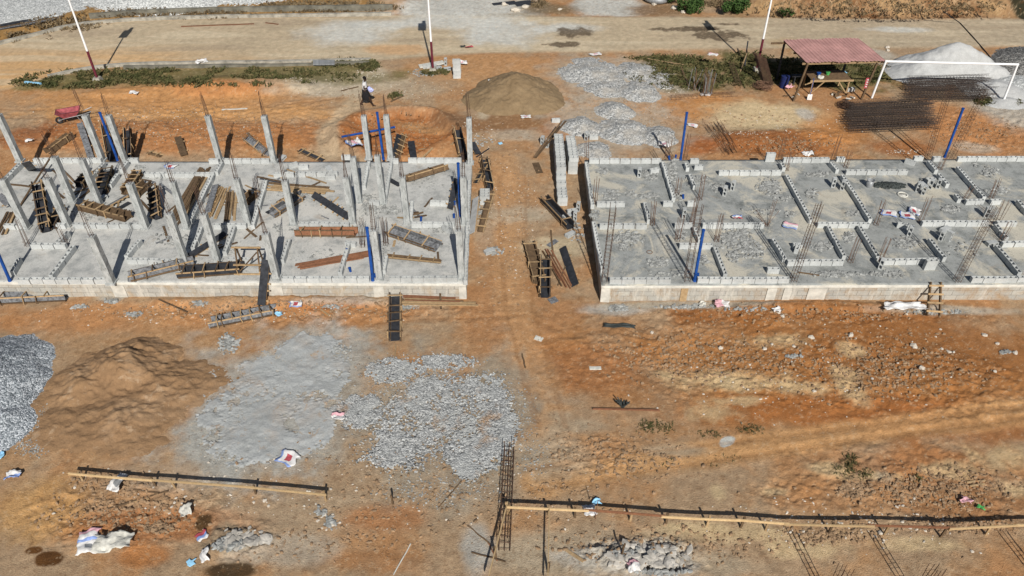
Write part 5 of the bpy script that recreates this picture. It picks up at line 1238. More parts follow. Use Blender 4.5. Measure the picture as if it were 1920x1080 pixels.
    d = fl+X*.05+Y*1.9; d.z = hz(d.x, d.y); m = MB(); m.tube([(0, 0, 0), (0, 0, .7)], .24, 20); m.ring((0, 0, .23), (0, 0, 1), .24, .016); m.ring((0, 0, .46), (0, 0, 1), .24, .016); m.ring((0, 0, .69), (0, 0, 1), .23, .016)
    tag(m.build('plastic_drum', simple('navy_plastic', (.012, .02, .09), .3, 5, .6), None, False, tuple(d)), 'dark blue drum in the shade under the left end of the shed', 'drum')
    b = fl+X*.6+Y*2.4; b.z = hz(b.x, b.y); m = MB(); m.bar((0, 0, .5), (2.8, 0, .5), .3, .06)
    o2 = thing('timber_bench', tuple(b), 'long dark timber bench at the back of the red-roofed shed', 'bench', None, math.atan2(X.y, X.x)); m.build('bench_seat', M_PLY, o2)
    for x in (.2, 2.6): m = MB(); m.bar((x, 0, 0), (x, 0, .48), .25, .06, (1, 0, 0)); m.build('leg', M_PLY, o2)
    for k in range(9):
        q = fl+X*(W-1.0+rnd.uniform(-.5, .6))+Y*(.3+rnd.uniform(-.2, .5)); q.z = hz(q.x, q.y)
        plank(q, q+Vector((rnd.uniform(-.5, .5), rnd.uniform(-.5, .3), rnd.uniform(.02, .2))), 'split log in the firewood heap at the right front post of the shed', .09, .06, M_BAGG if k % 2 else M_WOODO, 'firewood at the shed', 0, 'split_log', 'firewood')
    for k in range(5):
        q = fl+X*(.25+rnd.uniform(-.3, .6))+Y*(.4+rnd.uniform(-.3, .4)); q.z = hz(q.x, q.y)
        plank(q, q+Vector((rnd.uniform(-.6, .6), rnd.uniform(-.4, .4), rnd.uniform(.02, .15))), 'scrap lath under the near left corner of the shed', .06, .03, M_BAGG if k % 2 else M_WOODO, 'scrap laths at the shed', 0, 'scrap_lath', 'lath')
    q = fl+X*.95+Y*.15; q.z = hz(q.x, q.y)
    s_ = thing('shovel', tuple(q), 'shovel with a pale square blade standing at the shed table', 'shovel')
    m = MB(); m.bar((0, -.05, .02), (.01, .0, .34), .26, .015, (0, 1, 0)); m.build('blade', M_BAGW, s_); m = MB(); m.tube([(.01, 0, .3), (.02, .1, 1.25)], .018, 6); m.build('handle', M_BLUE, s_)
shed()

# ------------------------------------------------------------------ goal
def goal():
    a, b = G(1634, 184), G(1880, 193); ha, hb = rise(a, 114), rise(b, 121)
    o = thing('football_goal', tuple(a), 'white metal football goal framing the whitish dust heap', 'goal'); ta, tb = a+Vector((0, 0, ha)), b+Vector((0, 0, hb))
    ta = P(1661, 115, ta.z); tb = P(1908, 121, tb.z)
    for p, q, n in ((a-Vector((0, 0, .2)), ta, 'goal_post'), (b-Vector((0, 0, .2)), tb, 'goal_post'), (ta-Vector((.05, 0, 0)), tb+Vector((.05, 0, 0)), 'crossbar')):
        m = MB(); m.tube([p-a, q-a], .06, 12); m.build(n, M_WHITE, o)
goal()

# ------------------------------------------------------------------ lamp poles
def lamp(bx, by, vx, split, lb, ztop=5.6):
    b = G(bx, by); o = thing('street_lamp', tuple(b), lb, 'lamp pole', 'lamp poles along the road')
    hs = rise(b, split)
    m = MB(); m.tube([(0, 0, -.1), (0, 0, hs)], .075, 12, 0, .07); m.ring((0, 0, hs), (0, 0, 1), .07, .012); m.build('lower_shaft', M_MAROON, o)
    m = MB(); m.tube([(0, 0, hs), (0, 0, ztop)], .062, 12, 0, .045); m.build('upper_shaft', M_WHITE, o)
    m = MB(); m.hexa([(-.3, -.3, -.2), (.3, -.3, -.2), (.3, .3, -.2), (-.3, .3, -.2), (-.17, -.17, .25), (.17, -.17, .25), (.17, .17, .25), (-.17, .17, .25)]); m.build('footing', M_KERB, o)
    m = MB(); m.tube([(0, 0, ztop-.3), (0, .35, ztop+.12), (0, .85, ztop+.2)], .03, 8); m.build('arm', M_WHITE, o)
    h = MB(); h.hexa([(-.13, .7, ztop+.14), (.13, .7, ztop+.14), (.12, 1.3, ztop+.22), (-.12, 1.3, ztop+.22), (-.13, .7, ztop+.22), (.13, .7, ztop+.22), (.1, 1.3, ztop+.28), (-.1, 1.3, ztop+.28)]); hd = h.build('lamp_head', M_STEELG, o)
    m = MB(); m.box((-.10, .78, ztop+.125), (.10, 1.2, ztop+.14)); m.build('lens', M_WHITE, hd)
    m = MB(); m.bar((0, -.35, ztop+.1), (0, .35, ztop+.62), .55, .035, (0, 0, 1)); m.build('solar_panel', M_GLASS, o)
lamp(184, 152, 126, 96, 'white and maroon lamp pole standing in the grass verge behind the left slab')
lamp(812, 134, 803, 78, 'white and maroon lamp pole among broken blocks in the middle of the verge')
lamp(1418, 134, 1444, 73, 'white and maroon lamp pole beside the red-roofed shed')

# ------------------------------------------------------------------ person
def skin_tree(name, verts, edges, radii, mat, par, sub=2):
    me = bpy.data.meshes.new(name); me.from_pydata(verts, edges, []); me.materials.append(mat)
    o = link(name, me, par); md = o.modifiers.new('skin', 'SKIN'); md.use_smooth_shade = True
    for i, r in enumerate(radii):
        sv = me.skin_vertices[0].data[i]; sv.radius = r if isinstance(r, tuple) else (r, r); sv.use_root = i == 0
    s = o.modifiers.new('smooth', 'SUBSURF'); s.levels = sub; s.render_levels = sub; return o
def person():
    b = G(688, 199); b.z = hz(b.x, b.y)
    o = thing('person', tuple(b), 'person walking in pale shirt and black knee-length skirt, carrying a bluish bag', 'person', None, R(6))
    V, E, Rr = [], [], []
    def add(p, r, par=None):
        V.append(p); Rr.append(r); i = len(V)-1
        if par is not None: E.append((par, i))
        return i
    pel = add((0, 0, .93), (.135, .105)); sp = add((.01, 0, 1.12), (.125, .095), pel); ch = add((.03, 0, 1.33), (.15, .10), sp); nk = add((.045, 0, 1.47), .052, ch); jw = add((.07, 0, 1.535), .07, nk)
    hd = add((.075, 0, 1.62), (.085, .095), jw); add((.065, 0, 1.69), .06, hd); ns = add((.165, 0, 1.60), .018, hd)
    for s, el, hn in ((-1, (-.02, -.25, 1.13), (.20, -.20, 1.17)), (1, (-.06, .24, 1.13), (.16, .20, 1.08))):
        sh = add((.02, s*.185, 1.39), .055, ch); e = add(el, .043, sh); w = add(hn, .03, e)
        d = (Vector(hn)-Vector(el)).normalized(); pm = add(tuple(Vector(hn)+d*.06), (.04, .022), w)
        for k, f in enumerate((-.03, -.01, .01, .03)):
            p1 = Vector(hn)+d*(.125-.008*abs(k-1))+Vector((0, f, 0)); i1 = add(tuple(p1), .0085, pm); add(tuple(p1+d*.025+Vector((0, 0, -.035))), .0075, i1)
        th = Vector(hn)+d*.05+Vector((0, -s*.055, .015)); add(tuple(th), .0095, w)
    for s, kn, an, toe in ((-1, (.20, -.10, .52), (.36, -.10, .085), (.52, -.11, .03)), (1, (-.10, .10, .49), (-.33, .10, .13), (-.20, .11, .025))):
        hp = add((0, s*.095, .88), .095, pel); k = add(kn, .06, hp); cf = add(tuple(Vector(kn).lerp(Vector(an), .35)), .055, k); a = add(an, .036, cf)
        add((an[0]-.05, an[1], an[2]-.05), .032, a); add(toe, (.04, .022), a)
    skin_tree('body', V, E, Rr, M_SKIN, o, 1)
    V = [(0, 0, .95), (.01, 0, 1.12), (.03, 0, 1.34), (.035, 0, 1.44), (.02, -.185, 1.395), (-.005, -.225, 1.24), (.02, .185, 1.395), (-.025, .22, 1.24)]
    skin_tree('shirt', V, [(0, 1), (1, 2), (2, 3), (2, 4), (4, 5), (2, 6), (6, 7)], [(.20, .17), (.20, .165), (.215, .16), (.10, .09), .10, .095, .10, .095], M_SHIRT, o, 1)
    m = MB(); n = 20; rings = []
    for z, rx, ry, cx in ((.99, .15, .15, .0), (.9, .17, .17, .0), (.76, .20, .18, .02), (.62, .235, .18, .03), (.50, .275, .17, .03), (.47, .26, .16, .03)):
        rings.append(len(m.v))
        for i in range(n):
            t = 2*math.pi*i/n; f = 1+.07*math.sin(5*t)*(1 if z < .8 else .3); m.v.append((cx+rx*f*math.cos(t), ry*f*math.sin(t), z+(.06*math.cos(t*2) if z < .6 else 0)))
    for r0, r1 in zip(rings[:-1], rings[1:]):
        for i in range(n): m.f.append((r0+i, r0+(i+1) % n, r1+(i+1) % n, r1+i)); m.m.append(0)
    m.build('skirt', M_SHORTS, o, True)
    m = MB(); m.lump((.055, 0, 1.655), .15, random.Random(2), (1, .92, .85)); h = m.build('hair', M_HAIR, o, True); s = h.modifiers.new('s', 'SUBSURF'); s.levels = s.render_levels = 2
    for s in (-1, 1):
        m = MB(); m.lump((.155, s*.035, 1.63), .014, rnd); m.build('eye', M_BAGW, o); m = MB(); m.lump((.07, s*.09, 1.61), .028, rnd, (1, .5, 1.3)); m.build('ear', M_SKIN, o)
    m = MB(); m.bar((.158, -.025, 1.555), (.158, .025, 1.555), .014, .012); m.build('mouth', M_MAROON, o)
    q = b+Vector((.34, -.22, 1.08)); m = MB()
    for k in range(7): m.lump((rnd.uniform(-.10, .12), rnd.uniform(-.05, .05), rnd.uniform(-.08, .1)), .10, rnd, (1, .7, 1))
    tag(m.build('carried_bag', simple('pale_blue_plastic', (.42, .46, .74), .2, 9, .5), None, True, tuple(q)), 'crumpled pale blue bag held by the walking person', 'bag')
person()

# ------------------------------------------------------------------ wheelbarrow, bucket, basin
def barrow():
    b = G(140, 228); o = thing('wheelbarrow', tuple(b), 'red wheelbarrow parked behind the second rear column of the left slab', 'wheelbarrow', None, R(200))
    m = MB(); lo = [(-.2, -.22, .38), (.42, -.18, .34), (.42, .18, .34), (-.2, .22, .38)]; hi = [(-.48, -.36, .70), (.72, -.32, .66), (.72, .32, .66), (-.48, .36, .70)]
    m.quad(lo)
    for i in range(4): m.quad([lo[i], lo[(i+1) % 4], hi[(i+1) % 4], hi[i]])
    t = m.build('tray', simple('dusty_red', (.30, .075, .085), .5, 5, .8), o); s = t.modifiers.new('t', 'SOLIDIFY'); s.thickness = .012
    m = MB()
    for i in range(4): m.tube([hi[i], hi[(i+1) % 4]], .018, 6)
    m.build('tray_rim', M_MAROON, o)
    w = MB(); w.ring((.68, 0, .19), (0, 1, 0), .145, .05, 20, 8); wh = w.build('wheel', M_BLACK, o); w = MB(); w.tube([(.68, -.07, .19), (.68, .07, .19)], .05, 10); w.build('hub', M_STEELG, wh)
    for s in (-1, 1):
        m = MB(); m.tube([(.72, s*.07, .19), (.3, s*.17, .32), (-.5, s*.25, .42), (-1.0, s*.29, .55)], .02, 6); m.build('handle', M_STEELG, o)
        m = MB(); m.tube([(-.25, s*.22, .38), (-.38, s*.24, 0)], .018, 6); m.build('leg', M_STEELG, o)
barrow()
def bucket(px, py, r, h, lb, mat):
    b = S(px, py); m = MB(); n = 24; rr = [(r*.8, 0), (r, h), (r*.95, h), (r*.76, .03)]
    for q, z in rr:
        for i in range(n): t = 2*math.pi*i/n; m.v.append((q*math.cos(t), q*math.sin(t), z))
    for k in range(3):
        for i in range(n): m.f.append((k*n+i, k*n+(i+1) % n, (k+1)*n+(i+1) % n, (k+1)*n+i)); m.m.append(0)
    m.f.append(tuple(3*n+i for i in range(n))); m.m.append(0)
    o = thing('metal_bucket', tuple(b), lb, 'bucket'); m.build('bucket_body', mat, o, True)
    m = MB(); m.ring((0, 0, h), (0, 0, 1), r, .012, 24, 6); m.build('rim', mat, o)
    m = MB(); m.tube([(r*math.cos(t), .02, h+r*.9*math.sin(t)) for t in [math.pi*i/10 for i in range(11)]], .007, 5); m.build('handle', M_STEELG, o)
bucket(1629, 350, .17, .34, 'metal bucket standing beside the dark sand on the right slab', M_STEELG)
b = S(1692, 366); m = MB(); m.ring((0, 0, .03), (0, 0, 1), .2, .035, 24, 8); m.tube([(0, 0, 0), (0, 0, .012)], .2, 24); tag(m.build('round_basin', M_BAGG, None, True, tuple(b)), 'shallow round pale basin beside the tumbled blocks', 'basin')
b = S(1450, 360, .004); m = MB(); m.tube([(0, 0, 0), (0, 0, .012)], .16, 20); tag(m.build('round_disc', M_BLACK, None, False, tuple(b)), 'round black disc on the right slab ringed by chips', 'disc')
b = S(1218, 473, .006); m = MB(); m.ring((0, 0, .01), (0, 0, 1), .11, .012, 20, 6); tag(m.build('wire_ring', M_RUSTL, None, False, tuple(b)), 'small wire ring on the front left room floor, right slab', 'ring')

# ------------------------------------------------------------------ vehicle beyond the road, top right corner
def truck():
    b = P(1922, 24); b.x += .75; b.y += 2.2; o = thing('white_pickup', (b.x, b.y, hz(b.x, b.y)), 'white pickup with black grille cut by the top right corner', 'pickup', None, R(-52))
    def lf(name, sec, mat, par=o):
        m = MB(); K = len(sec[0][1])
        for x, pr in sec:
            for y, z in pr: m.v.append((x, y, z))
        for i in range(len(sec)-1):
            for j in range(K): m.f.append((i*K+j, i*K+(j+1) % K, (i+1)*K+(j+1) % K, (i+1)*K+j)); m.m.append(0)
        m.f.append(tuple(range(K))[::-1]); m.f.append(tuple((len(sec)-1)*K+j for j in range(K))); m.m += [0, 0]
        return m.build(name, mat, par)
    def pr(w, z0, z1, c=.08): return [(-w, z0), (w, z0), (w, z1-c), (w-c, z1), (-w+c, z1), (-w, z1-c)]
    lf('body', [(-2.5, pr(.86, .5, 1.05)), (-.6, pr(.9, .42, 1.08)), (1.2, pr(.9, .42, 1.12)), (2.2, pr(.88, .45, 1.06)), (2.45, pr(.80, .5, .98))], M_WHITE)
    lf('cab', [(-.9, pr(.78, 1.0, 1.5)), (-.7, pr(.74, 1.0, 1.75)), (.5, pr(.74, 1.0, 1.76)), (1.25, pr(.82, 1.0, 1.12))], M_WHITE)
    m = MB(); m.hexa([(1.24, -.7, 1.15), (1.24, .7, 1.15), (.6, .62, 1.70), (.6, -.62, 1.70), (1.28, -.7, 1.17), (1.28, .7, 1.17), (.64, .62, 1.73), (.64, -.62, 1.73)]); m.build('windscreen', M_GLASS, o)
    for s in (-1, 1):
        m = MB(); m.box((-.55, s*.80-.01, 1.12), (.7, s*.80+.01, 1.6)); m.build('side_window', M_GLASS, o)
        m = MB(); m.hexa([(2.2, s*.82, .72), (2.46, s*.62, .72), (2.46, s*.62, .94), (2.2, s*.82, .98), (2.25, s*.89, .74), (2.5, s*.64, .74), (2.5, s*.64, .92), (2.25, s*.89, .96)]); m.build('headlight', M_BAGG, o)
        m = MB(); m.box((.85, s*.95-.1, 1.08), (.98, s*.95+.1, 1.28)); m.build('mirror', M_BLACK, o)
        for x in (-1.55, 1.55):
            w = MB(); w.ring((x, s*.82, .37), (0, 1, 0), .26, .11, 24, 8); wh = w.build('wheel', M_BLACK, o); w = MB(); w.tube([(x, s*.78, .37), (x, s*.92, .37)], .2, 16); w.build('rim', M_STEELG, wh)
    m = MB()
    for k in range(3): m.box((2.44, -.55, .66+.1*k), (2.49, .55, .73+.1*k))
    m.build('grille', M_BLACK, o)
    m = MB(); m.bar((2.5, -.9, .48), (2.5, .9, .48), .2, .22); m.build('bumper', M_BAGW, o)
truck()

# loose timber strewn over the left slab
rg = random.Random(21)
for k in range(46):
    x, y = rg.choice([(150, 350), (110, 380), (220, 355), (60, 370), (330, 380), (400, 380), (300, 440), (520, 380), (600, 400), (470, 450), (390, 460), (560, 330), (650, 460), (800, 400), (780, 470), (180, 410)])
    a = sl(x+rg.uniform(-45, 45), y+rg.uniform(-22, 22), .006); t = rg.uniform(0, 3.14); L_ = rg.uniform(.3, 1.3)
    plank(a, a+Vector((math.cos(t)*L_, math.sin(t)*L_, 0)), 'short timber offcut strewn loose on the left slab', rg.uniform(.04, .10), .025, rg.choice((M_WOODO, M_WOODO, M_WOOD, M_PLYG)), 'timber offcuts on the left slab', 0, 'timber_offcut', 'offcut')
for k, (a, b, w, mt) in enumerate([((86, 345), (120, 372), .09, M_WOODO), ((150, 372), (176, 352), .1, M_WOODO), ((300, 345), (335, 372), .12, M_PLYG), ((262, 375), (283, 398), .1, M_WOODO), ((345, 395), (318, 428), .1, M_WOODO), ((215, 396), (243, 380), .22, M_PLY), ((452, 355), (470, 372), .18, M_PLY), ((395, 470), (445, 455), .08, M_WOODO), ((500, 400), (530, 385), .2, M_PLY), ((110, 402), (136, 420), .16, M_PLYG)]):
    plank(sl(*a, .03), sl(*b, .03), ['worn plank beside the tall trough formwork', 'worn plank crossing a shadow at rear left', 'grey board between two middle columns', 'plank below the narrow dark trough', 'plank at the foot of the long plank heap', 'dark board behind the battened yellow formwork', 'dark board right of the short plank heap', 'worn plank left of the wooden trestle', 'dark board end left of the pale topped mould', 'grey board under the tall trough formwork'][k]+', left slab', w, .03, mt)
# ------------------------------------------------------------------ litter: cement bags, sheets, rags
def sheet(p, w, l, rz, label, mats, crumple=.05, pattern=None, name='cement_bag', cat='cement bag', group='litter', n=9, lift=.02, stand=0):
    m = MB(); sd = rnd.randrange(999); ca, sa = math.cos(rz), math.sin(rz)
    for j in range(n+1):
        for i in range(n+1):
            u, v = i/n-.5, j/n-.5
            k = float(fbm(np.array([u*3+sd]), np.array([v*3]), 1, 3, sd % 97)[0])
            k2 = float(fbm(np.array([u*3+sd+40]), np.array([v*3]), 1, 2, sd % 91)[0])-.5
            x = (u*(1+.45*k2))*w+.03*math.sin(7*v+sd); y = v*l*(1-.4*k2)+.03*math.sin(6*u+sd*.3); z = k*crumple*2.6+crumple*.5*abs(math.sin(9*u+5*v+sd))
            xx, yy = x*ca-y*sa, x*sa+y*ca
            m.v.append((xx, yy, z))
    for j in range(n):
        for i in range(n):
            mi = pattern(i/(n-1), j/(n-1)) if pattern else 0
            a = j*(n+1)+i; m.f.append((a, a+1, a+n+2, a+n+1)); m.m.append(mi if mi < len(mats) else 0)
    o = m.build(name, mats, None, True, tuple(p+Vector((0, 0, lift)))); s = o.modifiers.new('t', 'SOLIDIFY'); s.thickness = .012
    return tag(o, label, cat, group)
pat_bag = lambda u, v: 1 if (.28 < u < .72 and .2 < v < .7) else (2 if v < .12 or u < .1 else 0)
pat_half = lambda u, v: 1 if v > .66 else (2 if v < .15 else 0)
W3 = [M_BAGW, M_RED, M_BAGB]; W2 = [M_BAGW, M_PINK, M_BAGB]; WW = [M_BAGW]; GG = [M_BAGG]
BAGS = [(G(541, 860), .62, .5, -.5, 'open white cement bag with red panel on the pale stone dust', W3, .03, pat_bag),
 (G(170, 1007), .55, .38, .15, 'white bag with pink and blue print, upper one beside the crumpled sheet', W2, .06, pat_half), (G(168, 1028), .58, .42, .1, 'plain whitish bag left of the crumpled pale sheet', [M_BAGW, M_STEELG], .05, lambda u, v: 1 if .35 < u < .7 and .3 < v < .7 else 0),
 (G(216, 1024), .95, .55, .15, 'large crumpled pale sheet at the bottom left, dark in its folds', GG, .15, None), (G(350, 962), .3, .36, .3, 'small whitish rag near the brown puddle', GG, .08, None),
 (G(379, 1006), .28, .3, -.7, 'small red and blue striped packet beside the brown puddle', [M_BAGB, M_RED, M_BAGW], .02, lambda u, v: 1 if u < .4 else (2 if u > .75 else 0)), (G(384, 1043), .2, .42, .3, 'rolled pale packet at the edge of the dark puddle', [M_BAGW, M_PINK], .05, None),
 (G(358, 1056), .2, .2, .1, 'light blue square of plastic near the bottom left', [M_SKYB], .01, None), (G(27, 893), .42, .26, .25, 'white and blue bag at the left edge above the earth bank', [M_BAGW, M_BAGB], .06, lambda u, v: 1 if v < .4 else 0),
 (G(2, 856), .2, .3, .2, 'light blue scrap at the foot of the blue-grey gravel', [M_SKYB], .03, None), (G(223, 911), .32, .62, -.12, 'grey-white sack standing by the left batter board', [M_BAGW, M_STEELG], .10, lambda u, v: 1 if .3 < v < .7 and u > .3 else 0),
 (G(635, 786), .42, .3, .2, 'pinkish crumpled bag where dust meets the gravel spread', [M_BAGW, M_PINK], .08, pat_half), (G(555, 573), .5, .38, .3, 'white bag with red print at the foot of the left plinth', W3, .05, pat_bag),
 (G(1352, 574), .55, .36, .0, 'pinkish open bag at the foot of the right plinth', [M_BAGW, M_PINK], .08, lambda u, v: 1 if u < .6 else 0), (G(1692, 580), 1.5, .42, .05, 'long crumpled white sheet left of the ladder foot', [M_BAGW, M_BAGG], .12, None),
 (S(1666, 401), .62, .5, -.35, 'white cement bag with red print, left of two on the right slab', W3, .03, pat_bag), (S(1700, 406), .62, .5, -.5, 'white cement bag with red print, middle of the slab bags', W3, .04, pat_bag),
 (S(1713, 398), .5, .5, -.6, 'white cement bag under splayed rods, rightmost of the slab bags', W3, .05, pat_bag), (S(1481, 425), .6, .42, -.5, 'white and blue bag right of the splayed rods, right slab', [M_BAGW, M_PINK, M_BAGB], .03, pat_half),
 (S(1381, 410), .4, .26, -.2, 'small blue and red bag behind the fourth row, right slab', [M_BAGW, M_BAGB, M_RED], .06, pat_half), (G(1116, 104), .75, .4, .1, 'pink and white bag on the far side of the gravel piles', [M_BAGW, M_PINK], .05, pat_bag),
 (G(986, 221), .52, .36, .3, 'pinkish white bag on damp brown earth below the sand mound', [M_BAGW, M_PINK], .04, pat_bag), (G(925, 167, .45), .5, .4, .4, 'white bag lying on the left flank of the sand mound', [M_BAGW, M_PINK], .05, None),
 (G(1298, 237), .55, .4, -.5, 'white bag on earth right of the upright blue pipe', [M_BAGW, M_PINK], .04, pat_bag), (G(1244, 277), .6, .5, -.3, 'white bag caught in rods behind the back edge, right slab', [M_BAGW, M_PINK], .12, pat_bag),
 (G(665, 276), .7, .7, .6, 'white sack with red print behind the level blue pipe', W2, .14, pat_bag), (G(863, 122, .05), .9, .4, .0, 'white bag with a pink spot behind the upright block stack', [M_BAGW, M_PINK], .08, pat_bag),
 (S(321, 313), .5, .42, -.2, 'printed cement bag on the slab above the second row', W3, .03, pat_bag), (S(1513, 293, .2), .55, .34, .0, 'white bag lying on the back edge blocks, right slab', [M_BAGW], .09, None),
 (G(1809, 941), .28, .2, -.4, 'small pink rag on orange earth right of the batter board', [M_PINK], .06, None), (G(1837, 953), .18, .12, -.2, 'small green scrap beside the pink rag', [M_GREENP], .03, None),
 (G(1105, 962), .34, .36, .3, 'clear white plastic sheet hanging at the batter board', [M_BAGW], .08, None), (G(1118, 943), .22, .2, .2, 'light bluish plastic scrap above the batter board', [M_SKYB, M_BAGW], .05, None),
 (G(1160, 614), 1.15, .22, -.12, 'long torn black tarpaulin strip below the right slab corner', [M_TARP], .05, None), (G(1332, 128, .8), .62, .34, -.25, 'pink-white bag draped over the upright rod bundle', [M_BAGW, M_PINK], .05, pat_half),
 (G(1316, 572), .3, .2, .4, 'small grey scrap at the right plinth foot', [M_BAGG], .04, None), (G(57, 267), .36, .26, .2, 'small bluish white bag on earth at the far left behind the slab', [M_BAGW, M_SKYB], .07, None),
 (G(379, 120), .7, .4, .5, 'white torn sheet lying on the southern kerb', [M_BAGW], .1, None), (G(252, 176), .5, .34, -.2, 'white triangular scrap on orange earth left of the third rear column', [M_BAGW], .05, None),
 (G(879, 90), .5, .22, .4, 'red rag lying on the road by the middle lamp', [M_RED], .05, None), (G(868, 89), .32, .16, .1, 'dark rag beside the red rag on the road', [M_TARP], .05, None),
 (S(1285, 546, -.6), .3, .3, .4, 'white packet heap against the right plinth below the blue pipe', [M_BAGW, M_BAGB], .1, pat_half), (G(938, 270), .2, .2, .1, 'light blue scrap in the gap beside white flakes', [M_SKYB], .02, None),
 (G(1456, 1008 - 424), .3, .2, .4, 'crumpled white scrap below the right plinth middle', [M_BAGW], .06, None), (G(622, 594 - 46), .25, .2, .2, 'black torn wire basket scrap at the left plinth foot', [M_TARP], .06, None),
 (G(1478, 166), .5, .4, .2, 'small lilac-pink bag on the ground at the left shed post', [M_PINK], .1, None), (G(1578, 141), .4, .3, .2, 'pale blue bag on the grass behind the right shed post', [M_SKYB], .1, None), (G(1187, 1066), .34, .3, .2, 'pinkish sheet half buried in grey rubble at the bottom edge', [M_BAGW, M_PINK], .08, pat_half),
 (G(523, 592), .22, .22, .3, 'small light blue rag at the end of the battened formwork', [M_SKYB], .05, None), (G(705, 219 + 36), .2, .2, .1, 'unused', WW, .02, None)]
for p, w, l, rz, lb, mt, cr, pt in BAGS:
    if lb != 'unused': sheet(p, w, l, rz, lb, mt, cr, pt, 'cement_bag' if 'bag' in lb or 'sack' in lb else 'plastic_scrap', 'cement bag' if 'bag' in lb or 'sack' in lb else 'scrap')

# ------------------------------------------------------------------ stones, clods, chips
ST = [MB() for _ in range(5)]
for k, m in enumerate(ST): m.lump((0, 0, .28), .5, random.Random(50+k), (1, .8, .65)); m.lump((.12, .1, .3), .42, random.Random(80+k), (1, .8, .65))
ST = [m.mesh('stone', M_STONE) for m in ST]; ST_D = []
for me in ST: c = me.copy(); c.materials[0] = M_CLOD; ST_D.append(c)
def stone(px, py, r, label, grp, place=G, dark=False):
    o = link('stone', (ST_D if dark else ST)[rnd.randrange(5)]); p = place(px, py); o.location = p-Vector((0, 0, r*.12)); s = r*rnd.uniform(.8, 1.2)
    o.scale = (s*rnd.uniform(.8, 1.3), s, s*rnd.uniform(.7, 1)); o.rotation_euler = (0, 0, rnd.uniform(0, 6.3)); return tag(o, label, 'stone', grp)
for x, y, r in [(1222, 624, .17), (1350, 654, .14), (1433, 655, .13), (1520, 633, .2), (1595, 630, .2), (1713, 650, .24), (1846, 629, .2), (1727, 691, .2), (1902, 662, .16), (1447, 646, .1), (1489, 650, .16), (1780, 660, .13), (1788, 661, .11),
                (1870, 645, .13), (1468, 594, .18), (1460, 586, .16), (1700, 590, .13), (1650, 612, .1), (1635, 710, .1), (1526, 733, .15), (1320, 777, .1), (1865, 697, .16), (1402, 731, .08), (1766, 655, .1), (1763, 618, .12)]:
    stone(x, y, r*1.15, 'pale stone lying on the orange earth in front of the right slab', 'stones in front of the right slab')
for x, y in [(117, 888), (135, 900), (150, 903), (140, 915), (160, 894), (252, 931), (258, 928), (330, 935), (327, 945), (348, 930), (102, 962), (318, 963), (275, 953), (290, 951), (205, 940), (472, 931), (478, 944), (495, 938), (505, 947), (572, 947), (580, 938), (440, 905), (600, 955), (612, 965), (605, 990), (614, 994), (622, 985), (596, 976), (282, 884), (345, 920)]:
    stone(x+rnd.uniform(-2, 2), y+rnd.uniform(-2, 2), rnd.uniform(.05, .12), 'small stone on the earth around the left batter board', 'stones around the left batter board')
for x, y in [(1588, 918), (1600, 916), (1490, 916), (1385, 925), (1714, 935), (1780, 942), (1692, 948), (1742, 995), (1680, 996), (1850, 1000), (1905, 1002), (1893, 958), (1900, 940), (1822, 1034), (1838, 1037), (1806, 1046), (1565, 1056), (1650, 1000), (1150, 1042), (1111, 1045), (1108, 1027)]:
    stone(x, y, rnd.uniform(.07, .15), 'brown clod on the earth around the right batter board', 'clods around the right batter board', G, rnd.random() < .7)
for x, y, lb, r in [(1263, 17, 'pale boulder beyond the road left of the green shrubs, upper', .6), (1281, 24, 'pale boulder touching the green shrubs beyond the road', .55), (1226, 8, 'flat pale boulder near the round concrete ring beyond the road', .7), (968, 21, 'broken white slab block in the rubbish beyond the road', .9), (985, 14, 'flat white stone in the rubbish beyond the road', .7),
                    (1050, 18, 'small white stone on dark mud beyond the road', .4), (945, 10, 'white slab fragment beside dark scrap beyond the road', .8), (80, 118, 'unused', .1), (1663, 90, 'pale yellow stone pile left of the whitish heap', .5), (1664, 95, 'yellowish stone beside the whitish heap', .4), (1668, 132, 'white stone lump on grass right of the shed', .45), (820, 136, 'unused', .3)]:
    if lb != 'unused': stone(x, y, r*.8, lb, None)
m = MB(); m.ring((0, 0, .25), (0, 0, 1), .75, .22, 28, 10); tag(m.build('concrete_ring', M_STEELG, None, True, tuple(G(1231, 2))), 'grey round ring cut by the top edge, beyond the road', 'ring')
for k, (x, y, rz) in enumerate([(800, 128, 10), (822, 130, 60), (836, 122, 85), (839, 131, 15), (812, 127, 150)]):
    loose(G(x, y), rz, ['broken block left of the middle lamp pole', 'grey block right of the middle lamp pole', 'upright block beside the stack by the middle lamp pole', 'half block in rubble right of the middle lamp pole', 'block behind the foot of the middle lamp pole'][k], 'blocks by the middle lamp', ['flat', 'side', 'end', 'side', 'flat'][k])
plank(G(786, 127, .05), G(832, 121, .12), 'white broken slab lying behind the middle lamp pole foot', .45, .07, M_BAGG, None, 0, 'broken_slab', 'slab')
for k in range(4): plank(G(588, 118.5+k*2.2, .12), G(628, 118.5+k*2.2, .12), 'grey metal pole in the bundle bridging the southern drain', .09, .07, M_STEELG, 'poles bridging the drain', 0, 'steel_pole', 'pole')
plank(G(48, 157, .05), G(78, 160, .05), 'pale blue pipe in the grass at the left kerb end', .12, .1, M_SKYB, None, 0, 'plastic_pipe', 'pipe')
